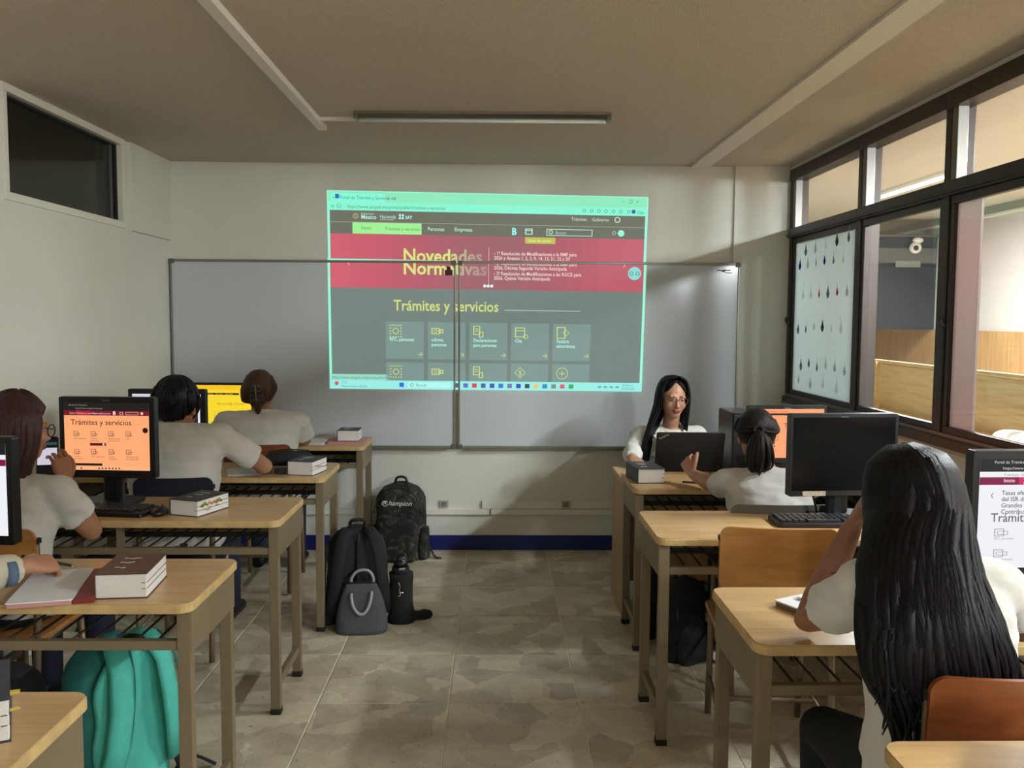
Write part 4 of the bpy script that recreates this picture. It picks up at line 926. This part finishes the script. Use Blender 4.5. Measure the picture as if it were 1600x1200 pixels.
# ================================================================ people
UP = V((0, 0, 1))
def hand(bm, wrist, d, n, th, curl=.5, s=1., spread=.06, thumb_in=.3):
    """palm goes to the remeshed body; returns finger tubes added to a second bmesh. d fingers, n the way the palm faces, th thumb side"""
    d = V(d).normalized(); n = V(n); n = (n-d*n.dot(d)).normalized(); l = d.cross(n)
    if l.dot(V(th)) < 0: l = -l
    w = V(wrist); fb = new()
    rings = [sring(w+d*(a*s), l, n, b*s, c*s, 14, 2.6) for a, b, c in ((-.02, .024, .02), (.01, .028, .018), (.04, .038, .016), (.075, .041, .014), (.092, .038, .011))]
    loft(bm, rings)
    for k, (off, ln, r) in enumerate(((.030, .072, .0086), (.010, .080, .0088), (-.010, .074, .0085), (-.029, .058, .0076))):
        p = w+d*(.082*s)+l*(off*s); dd = (d+l*(off*spread*20)).normalized(); pts = [p-dd*.02*s, p]; ang = 0
        for q, fr in enumerate((.45, .31, .24)):
            ang += curl*(.9, 1.1, .8)[q]*(1+.08*k); v = dd*math.cos(ang)+n*math.sin(ang); p = p+v*(ln*fr*s); pts.append(p)
        rr = [r*s, r*s, r*.96*s, r*.9*s, r*.74*s]; tube(fb, pts, rr, 10, None, True)
        # nail
        v = (pts[-1]-pts[-2]).normalized(); up = (n*-1-v*(-n.dot(v))).normalized(); ell(fb, pts[-1]+up*r*.55*s, (.005*s, .005*s, .003*s), None, 8, 6)
    p = w+d*(.022*s)+l*(.028*s); v = (l*.75+d*.7+n*.2).normalized(); pts = [p-v*.015*s, p]
    for q, fr in enumerate((.034, .030, .026)):
        v = (v+d*.25+n*thumb_in*(.6+.4*q)-l*(.25 if q else 0)).normalized(); p = p+v*(fr*s); pts.append(p)
    tube(fb, pts, [.013*s, .013*s, .0115*s, .0105*s, .008*s], 10, None, True)
    return fb
def cap_hair(bm, M, r=(.085, .105, .103), c=(0, -.014, .028), front=52, sidea=98, back=128, amp=.004, n=36, m=14, seed=0, pw=1.2):
    rings = []
    for i in range(m+1):
        ring = []
        for j in range(n):
            ph = 2*PI*j/n; f = math.cos(ph)                           # ph=0 faces forward (+y)
            tm = (front*(max(0, f)**pw)+sidea*(1-max(0, f)**pw)) if f > 0 else (sidea*(1-(-f)**.8)+back*((-f)**.8))
            th = math.radians(2+(tm-2)*min(1, i/(m-1))); k = 1 if i < m else .86
            u = V((math.sin(th)*math.sin(ph), math.sin(th)*math.cos(ph), math.cos(th)))
            p = V((u.x*r[0], u.y*r[1], u.z*r[2]))*k+V(c)
            ad = amp*noise.noise(V((ph*7+seed, th*1.2, seed*3)))+amp*.6*noise.noise(V((ph*16, th*1.5, seed)))
            ring.append(M @ (p+u*ad))
        rings.append(ring)
    loft(bm, rings)
def lock(bm, pts, r0, r1=.001, n=6, flat=(1.3, .6)):
    k = len(pts); tube(bm, pts, [r0*(.7+.3*min(1, i/2)) if i < k*.5 else r0+(r1-r0)*((i-k*.5)/(k*.5-.5))**1.3 if i < k-1 else r1 for i in range(k)], n, flat)
def person(label, hip, face=0., lean=.05, torso=.42, s=1., wide=1., head=(0, 0, 0), headoff=(0, 0, 0), arms=None, skin=None, shirt=None, sleeve=.55, trousers=None, vox=.007,
           knees=None, name='person', shoulder=.172, slump=.03, legs=True, faceparts=True, hmaj=1.0):
    """hip: seat point; face: heading angle; arms: {-1|1: (elbow, wrist, fingers, palm, thumb, curl)} world coordinates; -1 is the person's left"""
    f = V((-math.sin(face), math.cos(face), 0)); r = V((math.cos(face), math.sin(face), 0)); hip = V(hip)
    nb = hip+UP*torso*s+f*lean
    spine = lambda t: hip.lerp(nb, t)-f*(slump*math.sin(t*PI))
    tilt = (nb-hip).normalized(); ff = (f-tilt*f.dot(tilt)).normalized()
    hc = nb+UP*.175*s*hmaj+f*.025*s+r*headoff[0]+f*headoff[1]+UP*headoff[2]
    HM = Matrix.Translation(hc) @ Matrix((r, f, UP)).transposed().to_4x4() @ Matrix.Rotation(head[0], 4, 'Z') @ Matrix.Rotation(-head[1], 4, 'X') @ Matrix.Rotation(head[2], 4, 'Y') @ Matrix.Scale(s, 4)
    prof = [(-.16, .12, .095), (-.10, .165, .125), (.0, .178, .13), (.28, .150, .112), (.55, .160, .118), (.78, .172, .11), (.90, .158, .092), (.97, .105, .07), (1.03, .058, .056)]
    def tors(bm, k, lo, hi):
        loft(bm, [sring(spine(max(t, 0))+tilt*(min(t, 0)*torso*s), r, ff, a*s*wide*k, b*s*k*(.5+.5*wide), 24, 2.4) for t, a, b in prof if lo <= t <= hi])
    bm = new(); tors(bm, .95, -1, 2)
    h = lambda x, y, z: HM @ V((x, y, z))
    ell(bm, (0, -.012, .025), (.073, .092, .087), HM); ell(bm, (0, .022, -.025), (.065, .070, .085), HM); ell(bm, (0, .052, -.082), (.036, .036, .031), HM)
    if faceparts:
        for q in (-1, 1):
            ell(bm, (q*.034, .058, -.030), (.027, .028, .03), HM); ell(bm, (q*.028, .078, .024), (.024, .011, .009), HM); ell(bm, (q*.011, .098, -.036), (.008, .009, .007), HM)
        tube(bm, [h(0, .084, .018), h(0, .096, -.008), h(0, .106, -.030)], [.007*s, .009*s, .012*s], 10, None, True); ell(bm, (0, .086, -.062), (.022, .011, .013), HM)
    for q in (-1, 1): ell(bm, (q*.074, -.008, -.012), (.009, .019, .031), HM)
    tube(bm, [nb-tilt*.05, nb+tilt*.02, hc+V((0, 0, -.075*s))-f*.012, hc+V((0, 0, -.03*s))-f*.01], [.06*s, .05*s, .048*s, .05*s], 16)
    sh = {}; fingers = []; sl = []
    for q, A in (arms or {}).items():
        S = nb-tilt*.055*s+r*(q*shoulder*s*wide); E_, W_ = V(A[0]), V(A[1]); sh[q] = (S, E_, W_)
        tube(bm, [S, S.lerp(E_, .35), S.lerp(E_, .75), E_, E_.lerp(W_, .25), E_.lerp(W_, .7), W_], [.052*s, .047*s, .040*s, .037*s, .039*s, .031*s, .024*s], 14, None, True)
        if len(A) > 2: fingers.append(hand(bm, W_, A[2], A[3], A[4], A[5] if len(A) > 5 else .5, s*.95))
    if legs:
        K = knees or {q: hip+f*.40*s+r*(q*.11)+V((0, 0, .02)) for q in (-1, 1)}
        for q in (-1, 1):
            H_ = hip+r*(q*.085*s); k_ = V(K[q]); a_ = V((k_.x, k_.y, .09))+f*.0
            tube(bm, [H_, k_, a_], [.075*s, .055*s, .035*s], 12, None, True)
            tube(bm, [a_-f*.03+V((0, 0, -.05)), a_+f*.15+V((0, 0, -.06))], [.035, .028], 10, (1, .8), True)
    body = remesh(bm, vox, 5)
    for fb in fingers:
        me = bpy.data.meshes.new('f'); finish(fb, True); fb.to_mesh(me); fb.free(); body.from_mesh(me); bpy.data.meshes.remove(me)
    o = obj(name, body, skin, None, True); tag(o, label, 'person')
    # shirt
    bm = new(); tors(bm, 1.08, -.11, 1.1)
    for q, (S, E_, W_) in sh.items():
        pts = [S-r*q*.02, S.lerp(E_, .3)]; rad = [.068*s, .064*s]
        if sleeve <= 1: pts += [S.lerp(E_, sleeve)]; rad += [.062*s]
        else: pts += [S.lerp(E_, .75), E_, E_.lerp(W_, .35), E_.lerp(W_, .7), E_.lerp(W_, .93)]; rad += [.058*s, .055*s, .054*s, .048*s, .042*s]
        tube(bm, pts, rad, 16)
        tube(bm, [nb-tilt*.04*s, S], [.06*s, .068*s], 14, None, True)
    sb = remesh(bm, max(vox, .007), 5)
    for v in sb.verts:                                                # folds in the cloth
        p = v.co; k = noise.noise(V((p.x*7, p.y*7, p.z*16)))*.009+noise.noise(V((p.x*22, p.y*20, p.z*34)))*.0045; v.co = p+v.normal*k
    obj('shirt', sb, shirt or SHIRT, o, True)
    if legs:
        bm = new(); tors(bm, 1.05, -.2, .12)
        for q in (-1, 1):
            H_ = hip+r*(q*.085*s); k_ = V(K[q]); tube(bm, [H_, H_.lerp(k_, .5), k_, V((k_.x, k_.y, .30)), V((k_.x, k_.y, .10))], [.088*s, .08*s, .068*s, .058*s, .055*s], 14, None, True)
        obj('trousers', remesh(bm, .012, 4), trousers or TROU, o, True)
        for q in (-1, 1):
            k_ = V(K[q]); bm = new(); rings = [sring(V((k_.x, k_.y, .0))+f*a+UP*z, r, UP, w, hh, 14, 2.6) for a, z, w, hh in ((-.07, .035, .03, .03), (-.05, .045, .038, .043), (.0, .05, .042, .048), (.08, .036, .045, .034), (.15, .028, .043, .026), (.19, .024, .028, .02))]
            loft(bm, rings); obj('shoe', bm, BLK, o, True)
    return o, HM, nb, r, f
def glasses(o, HM, rim=WIRE, rr=.024, rad=.0016):
    g = None
    for q in (-1, 1):
        pts = [HM @ V((q*.032+rr*math.cos(a)*1.08, .100-.010*abs(q*.032+rr*math.cos(a))*20*.032/.032*.1, .0+rr*.88*math.sin(a))) for a in [2*PI*k/18 for k in range(19)]]
        x = T('glasses_rim', pts, rad, rim, o, 6)
        bm = new(); bm.faces.new([bm.verts.new(p) for p in pts[:-1]]); obj('glasses_lens', bm, LENS, o)
        T('glasses_temple', [HM @ V((q*.057, .098, .006)), HM @ V((q*.076, .06, .008)), HM @ V((q*.079, .0, .006)), HM @ V((q*.078, -.015, -.008))], rad, rim, o, 6)
    T('glasses_bridge', [HM @ V((-.009, .101, .004)), HM @ V((0, .104, .008)), HM @ V((.009, .101, .004))], rad, rim, o, 6)
def face_detail(o, HM, lips=LIPS, down=.3):
    for q in (-1, 1):
        bm = new(); ell(bm, (q*.030, .0765, .001), (.0135, .010, .0046), HM, 12, 8); obj('eye', bm, EYEW, o, True)
        bm = new(); ell(bm, (q*.030, .0845, .0005-.002*down), (.0054, .003, .0044), HM, 10, 8); obj('iris', bm, EYED, o, True)
        T('upper_lid', [HM @ V((q*(.030+.0145*a), .0835-.004*abs(a), .0052-.005*a*a)) for a in (-1, -.5, 0, .5, 1)], .0022, BROW, o, 6)
        T('eyebrow', [HM @ V((q*(.012+.008*k), .0875-.0016*k*k*.5, .022+(.002*k if k < 4 else .004))) for k in range(6)], [.0018, .0026, .0028, .0026, .002, .001], BROW, o, 6)
    bm = new()
    for c, rr in (((-.010, .0900, -.0570), (.016, .0075, .0046)), ((.010, .0900, -.0570), (.016, .0075, .0046)), ((0, .0905, -.0655), (.021, .0085, .0062))): ell(bm, c, rr, HM, 12, 8)
    obj('lips', bm, lips, o, True)
def hair_obj(o, bm, m, name='hair'): return obj(name, bm, m, o, True)

# ---- person with hair claw clip, first left desk
o, HM, nb, r, f = person('person in a white polo shirt with brown hair held by a claw clip, back turned', (-1.30, 4.93, .52), 0, .07, .445, 1.0, 1.2, (0, .05, 0), (-.02, .0, -.062),
    {-1: ((-1.60, 5.10, .80), (-1.52, 5.30, .79), (.3, 1, 0), (0, 0, -1), (1, 0, 0), .3), 1: ((-1.085, 5.10, .80), (-1.17, 5.30, .785), (-.3, 1, 0), (0, 0, -1), (-1, 0, 0), .3)}, SKIN, SHIRT, .72, JEAN, slump=.05)
bm = new(); cap_hair(bm, HM, (.089, .110, .106), (0, -.016, .022), 55, 108, 150, .005, seed=1)
for k in range(26):
    a = math.radians(-110+220*k/25+180); p0 = HM @ V((math.sin(a)*.06, math.cos(a)*.075-.012, .095)); p1 = HM @ V((math.sin(a)*.088, math.cos(a)*.108-.014, .02)); p2 = HM @ V((math.sin(a)*.065, -.09, -.05)); p3 = HM @ V((math.sin(a)*.02, -.112, -.035))
    lock(bm, spl([p0, p1, p2, p3], 8), .009, .004)
ell(bm, (.01, -.105, -.035), (.045, .03, .05), HM); lock(bm, spl([HM @ V((.018, -.12, -.05)), HM @ V((.022, -.13, -.085)), HM @ V((.02, -.12, -.118))], 6), .016, .003)
hair_obj(o, bm, HBRN)
CL = mat('smoky_clip', (90, 88, 84), .25)
for q in (-1, 1):
    for k in range(4): T('claw_clip_tooth', [HM @ V((.012+q*.004, -.138, .04-.026*k)), HM @ V((.012+q*.022, -.135, .034-.026*k)), HM @ V((.012+q*.026, -.118, .026-.026*k))], [.004, .0035, .002], CL, o, 6)
T('claw_clip_spine', [HM @ V((.010, -.136, .045)), HM @ V((.013, -.141, .0)), HM @ V((.016, -.138, -.055))], .005, CL, o, 8)
bm = new(); tube(bm, [nb+r*(.066*math.cos(a))+f*(.062*math.sin(a))-UP*(.004+.012*math.sin(a)) for a in [2*PI*k/20 for k in range(20)]]+[nb+r*.066-UP*.004], .016, 8, (.6, 1.2)); obj('polo_collar', bm, SHIRT, o, True)

# ---- person with short black hair, second left desk
o, HM, nb, r, f = person('person in a white T-shirt with short thick black hair, arm resting on the desk', (-1.42, 3.95, .52), 0, .06, .482, 1.02, 1.12, (-.10, .05, 0), (-.01, .01, -.098),
    {-1: ((-1.72, 4.10, .80), (-1.62, 4.32, .79), (.2, 1, 0), (0, 0, -1), (1, 0, 0), .3), 1: ((-1.075, 4.165, .80), (-1.19, 4.36, .80), (-.4, 1, .1), (0, 0, -1), (-1, 0, 0), .35)}, SKIN, SHIRT, .68, JEAN, slump=.04)
bm = new(); cap_hair(bm, HM, (.095, .112, .112), (-.006, -.014, .030), 60, 100, 152, .008, seed=4)
for k in range(60):
    a = random.uniform(-2.6, 2.6)+PI; th = random.uniform(.2, 1.75)
    P3 = [HM @ V((math.sin(a)*math.sin(t)*.096-.006, math.cos(a)*math.sin(t)*.113-.014, math.cos(t)*.113+.030)) for t in (th, th+.28, th+.52, th+.72)]
    lock(bm, spl(P3, 6), .007, .002)
hair_obj(o, bm, HBLK)

# ---- person with glasses holding a phone, third left desk
o, HM, nb, r, f = person('person in a white T-shirt with reddish brown hair and glasses holding up a phone', (-1.69, 3.02, .52), math.radians(-8), .08, .42, 1.0, 1.05, (math.radians(-30), .15, 0), (.0, .02, -.01),
    {1: ((-1.435, 3.16, .735), (-1.605, 3.33, .885), (-.25, .1, 1), (-.75, .55, .1), (-.2, .9, .2), .55), -1: ((-1.95, 3.20, .78), (-1.86, 3.36, .79), (.3, 1, 0), (0, 0, -1), (1, 0, 0), .3)}, SKIN, SHIRT, .62, JEAN, .006)
bm = new(); cap_hair(bm, HM, (.092, .110, .106), (0, -.016, .03), 52, 104, 135, .006, seed=2)
for k in range(80):
    a = math.radians(72+216*k/79); jx = random.uniform(-.01, .01)
    b0 = V((math.sin(a)*.03, math.cos(a)*.04-.014, .128)); b1 = V((math.sin(a)*.094, math.cos(a)*.112-.014, .045)); b2 = V((math.sin(a)*.098+jx, math.cos(a)*.112-.016+jx, -.05)); b3 = V((math.sin(a)*.095+jx*2, math.cos(a)*.10-.02, -.12)); b4 = V((math.sin(a)*.085+jx*3, math.cos(a)*.09-.02+jx, -.19+random.uniform(-.02, .02)))
    lock(bm, spl([HM @ p for p in (b0, b1, b2, b3, b4)], 10), .014, .003)
hair_obj(o, bm, HRED); glasses(o, HM, mat('dark_rim', (40, 32, 34), .4), .025, .002); face_detail(o, HM, mat('natural_lips', (150, 90, 84), .5))

# ---- person in the cream jacket, only a forearm inside the picture
o, HM, nb, r, f = person('person in a cream jacket writing at the left edge, only the forearm showing', (-1.62, 2.06, .52), 0, .10, .43, 1.0, 1.0, (0, .3, 0), (0, .03, -.02),
    {1: ((-1.46, 2.20, .80), (-1.285, 2.43, .815), (.5, .85, -.15), (-.5, .2, -.9), (-.6, .4, .6), .8), -1: ((-1.90, 2.2, .80), (-1.78, 2.42, .79), (.2, 1, 0), (0, 0, -1), (1, 0, 0), .3)}, SKIN2, JACK, 2, JEAN, .006, shoulder=.165)
bm = new(); cap_hair(bm, HM, (.09, .11, .106), (0, -.014, .03), 52, 100, 130, .006, seed=6)
for k in range(40):
    a = math.radians(80+200*k/39); lock(bm, spl([HM @ V((math.sin(a)*.05, math.cos(a)*.06-.014, .12)), HM @ V((math.sin(a)*.094, math.cos(a)*.112-.014, .03)), HM @ V((math.sin(a)*.09, math.cos(a)*.1-.02, -.12)), HM @ V((math.sin(a)*.08, math.cos(a)*.09-.02, -.2))], 8), .014, .003)
hair_obj(o, bm, HBLK2); face_detail(o, HM, mat('natural_lips', (150, 90, 84), .5))
E_, W_ = V((-1.46, 2.20, .80)), V((-1.285, 2.43, .815))
T('blue_cuff_patch', [E_.lerp(W_, .76)+V((.016, -.008, -.002)), E_.lerp(W_, .84)+V((.016, -.008, -.004))], [.037, .037], BLUEJ, o, 14)
pw = thing('writing_pen', 'dark pen in the hand of the person in the cream jacket', 'pen', (0, 0, 0)); T('barrel', [(-1.335, 2.50, .822), (-1.225, 2.56, .778)], .0045, COVD, pw); T('nib', [(-1.225, 2.56, .778), (-1.213, 2.567, .773)], [.0042, .001], CHROME, pw)

# ---- person facing the class behind the laptop
o, HM, nb, r, f = person('person in a white blouse with long black hair and glasses facing the class', (1.03, 5.22, .50), PI, .08, .375, .98, .98, (math.radians(6), .11, math.radians(-3)), (.0, .03, .012),
    {1: ((.80, 5.06, .74), (.755, 4.80, .745), (.15, -1, -.15), (0, .1, -1), (1, 0, .2), .45), -1: ((1.27, 5.05, .74), (1.13, 4.76, .74), (-.4, -1, 0), (0, 0, -1), (-1, 0, 0), .4)}, SKIN2, SHIRT2, 2, TROU, .0052)
face_detail(o, HM); glasses(o, HM, WIRE, .0255, .0015)
bm = new(); cap_hair(bm, HM, (.081, .100, .100), (0, -.013, .028), 36, 86, 130, .002, 48, 14, 3, 5)
for k in range(110):                                                # parted in the middle, over the right shoulder in front, the rest behind
    side = 1 if k % 2 else -1; t = (k//2)/54; a = side*math.radians(60+116*t); j = random.uniform(-.006, .006)
    b0 = V((side*.004, .06-.10*t, .136-.01*t)); b1 = V((math.sin(a)*.062, math.cos(a)*.086-.008, .105)); b2 = V((math.sin(a)*.091, math.cos(a)*.108-.012, .03)); b3 = V((math.sin(a)*.092+j, math.cos(a)*.10-.014, -.06))
    P3 = [HM @ p for p in (b0, b1, b2, b3)]
    if side == 1:   # the viewer's left: long front fall
        e = nb+r*(.10+.05*math.sin(a)+j)+f*(.09+.05*math.cos(a))
        P3 += [e+UP*(-.01), e+r*.03+f*.01-UP*.12, e+r*.035+f*.0-UP*(.24+j*3)]
    else:
        e = nb-r*(.085-.02*math.cos(a)-j)+f*(.02+.07*math.cos(a)); P3 += [e+UP*(.0), e-UP*(.09+.05*t+j)]
    lock(bm, spl(P3, 16), .0125, .002)
hair_obj(o, bm, HBLK)
for q in (-1, 1):
    bm = new(); P = [nb+r*q*.012+f*.088-UP*.06, nb+r*q*.062+f*.075-UP*.0, nb+r*q*.115+f*.075-UP*.035, nb+r*q*.06+f*.112-UP*.10]
    a = [bm.verts.new(p) for p in P]; b = [bm.verts.new(p+f*.008+UP*.004) for p in P]; bm.faces.new(a); bm.faces.new(b[::-1])
    for i in range(4): bm.faces.new((a[i], a[(i+1) % 4], b[(i+1) % 4], b[i]))
    obj('collar_flap', bm, SHIRT2, o)
bm = new(); tube(bm, [nb+f*.115-UP*.09, nb+f*.128-UP*.30], .012, 8, (1, .3)); obj('button_band', bm, SHIRT2, o)

# ---- ponytailed person
o, HM, nb, r, f = person('person in a white T-shirt with a black ponytail bent over the desk', (1.15, 3.60, .50), math.radians(0), .13, .375, .96, 1.02, (math.radians(-12), .3, 0), (-.02, .03, -.025),
    {-1: ((.955, 3.80, .785), (.905, 3.99, .80), (-.15, .35, .35), (.8, .5, -.1), (.2, .5, 1), 1.15), 1: ((1.42, 3.80, .80), (1.36, 4.02, .79), (-.2, 1, 0), (0, 0, -1), (-1, 0, 0), .35)}, SKIN2, SHIRT, .66, TROU, .006, slump=.05)
bm = new(); cap_hair(bm, HM, (.086, .106, .102), (0, -.016, .022), 55, 114, 150, .003, seed=5)
for k in range(54):
    a = math.radians(60+240*k/53); q0 = V((math.sin(a)*.078, math.cos(a)*.098-.014, .03-.05*abs(math.cos(a/1.0))*(math.cos(a) < 0)));
    lock(bm, spl([HM @ V((math.sin(a)*.075, math.cos(a)*.09-.012, .07)), HM @ V((math.sin(a)*.088, min(math.cos(a)*.105, .03)-.014, .02)), HM @ V((math.sin(a)*.06, -.095, .0)), HM @ V((math.sin(a)*.012, -.122, .005))], 9), .010, .005)
for k in range(44):
    a = 2*PI*k/44*3.3; rr = .010+.030*random.random(); c0 = HM @ V((0, -.125, .005)); j = V((math.cos(a), math.sin(a), 0))
    lock(bm, spl([c0, c0+V((0, -.022, -.035))+j*rr, c0+V((-.003, -.03, -.09))+j*rr*1.5, c0+V((-.004, -.03, -.145))+j*rr*1.5+V((.006*math.sin(k), 0, 0)), c0+V((-.006, -.03, -.185+.03*random.random()))+j*rr*.9], 12), .011, .002)
hair_obj(o, bm, HBLK2)
bm = new(); tube(bm, [HM @ V((.018*math.cos(a), -.128, .003+.018*math.sin(a))) for a in [2*PI*k/14 for k in range(15)]], .006, 8); obj('hair_tie', bm, BLKC, o, True)
bm = new(); ell(bm, (.078, -.004, -.045), (.004, .004, .004), HM, 10, 8); obj('earring', bm, CHROME, o, True)

# ---- long-haired person in front on the right
o, HM, nb, r, f = person('person with very long black hair seen from behind, head propped on one hand', (.945, 1.82, .52), math.radians(2), .06, .455, 1.0, .88, (math.radians(10), .18, math.radians(-5)), (-.005, .05, -.065),
    {-1: ((.748, 2.045, .790), (.848, 2.06, 1.01), (.45, -.15, 1), (1, -.25, -.1), (.2, -.6, .6), .55), 1: ((1.22, 1.98, .80), (1.20, 2.20, .79), (0, 1, 0), (0, 0, -1), (-1, 0, 0), .35)}, SKIN3, SHIRT, .62, TROU, .0055,
    {-1: (.82, 2.10, .50), 1: (1.05, 2.2, .50)}, shoulder=.168)
face_detail(o, HM, mat('natural_lips', (150, 90, 84), .5)); glasses(o, HM, mat('clear_rim', (150, 160, 170), .2), .026, .002)
bm = new(); cap_hair(bm, HM, (.084, .103, .102), (0, -.014, .028), 52, 100, 120, .003, seed=8)
# broad fall of hair over the back, then separate locks
cs = [(1.20, .05, .05, 1.93, .935), (1.13, .078, .08, 1.915, .935), (1.05, .094, .085, 1.875, .915), (.99, .108, .08, 1.83, .900), (.94, .118, .075, 1.79, .892), (.89, .128, .062, 1.752, .889), (.83, .137, .05, 1.733, .895), (.77, .132, .036, 1.720, .905), (.72, .09, .02, 1.71, .905)]
rings = []
for z, w, d, y, xc in cs:
    R_ = sring(V((xc, y-.005, z)), V((1, 0, 0)), V((0, 1, 0)), w, d, 72, 2.2)
    for i, v in enumerate(R_):
        a = 2*PI*i/72; k = .006*noise.noise(V((a*6, z*2.5, 1)))+.004*noise.noise(V((a*17, z*3, 4))); v.x += math.cos(a)*k*1.5; v.y += math.sin(a)*k*1.5
    rings.append(R_)
loft(bm, rings)
for k in range(190):
    a = math.radians(-118+236*k/189)+PI; j = random.uniform(-.012, .012); sx = math.sin(a); cy = math.cos(a)
    P3 = [HM @ V((sx*.02, cy*.03, .138)), HM @ V((sx*.075, cy*.088-.014, .10)), HM @ V((sx*.094, cy*.112-.016, .02))]
    for z, w, d, y, xc in cs[2:]:
        P3.append(V((xc+sx*(w+.006)+j*(1.1-z)*3+.006*math.sin(z*30+k), y-.005+cy*(d+.006) if cy < .2 else y+.05*cy, z)))
    zb = random.uniform(.665, .80); P3[-1].z = zb+.02; P3.append(V((P3[-1].x+random.uniform(-.02, .02), P3[-1].y-.004, zb-.03)))
    lock(bm, spl(P3, 22), random.uniform(.008, .014), .0012, 5)
for k in range(46):                                                 # stray ends and wisps
    x = random.uniform(.76, 1.03); y = 1.69+random.uniform(-.005, .02); z0 = random.uniform(.80, .9); zb = random.uniform(.64, .74)
    lock(bm, spl([(x, y, z0), (x+random.uniform(-.01, .01), y, (z0+zb)/2), (x+random.uniform(-.03, .03), y-.004, zb)], 8), .0035, .0006, 4)
hair_obj(o, bm, HBLK)
T('red_bracelet', [V((.806, 2.055, .915))+V((.036*math.cos(a), .036*math.sin(a), .008*math.cos(a))) for a in [2*PI*k/18 for k in range(19)]], .0025, REDC, o, 6)

# ---- person in the corridor
o, HM, nb, r, f = person('person in a white top seen through the open window at the right edge', (2.215, 3.72, .58), math.radians(-90), .10, .425, 1.0, 1.2, (0, .3, 0), (0, .04, -.02), {-1: ((2.36, 3.98, .80), (2.46, 3.86, .76), (1, -.3, 0), (0, 0, -1), (0, -1, 0), .3), 1: ((2.36, 3.46, .80), (2.46, 3.58, .76), (1, .3, 0), (0, 0, -1), (0, 1, 0), .3)}, SKIN, SHIRT, .7, TROU, .009, {-1: (2.46, 3.84, .52), 1: (2.46, 3.60, .52)})
bm = new(); cap_hair(bm, HM, seed=9); hair_obj(o, bm, HBLK)
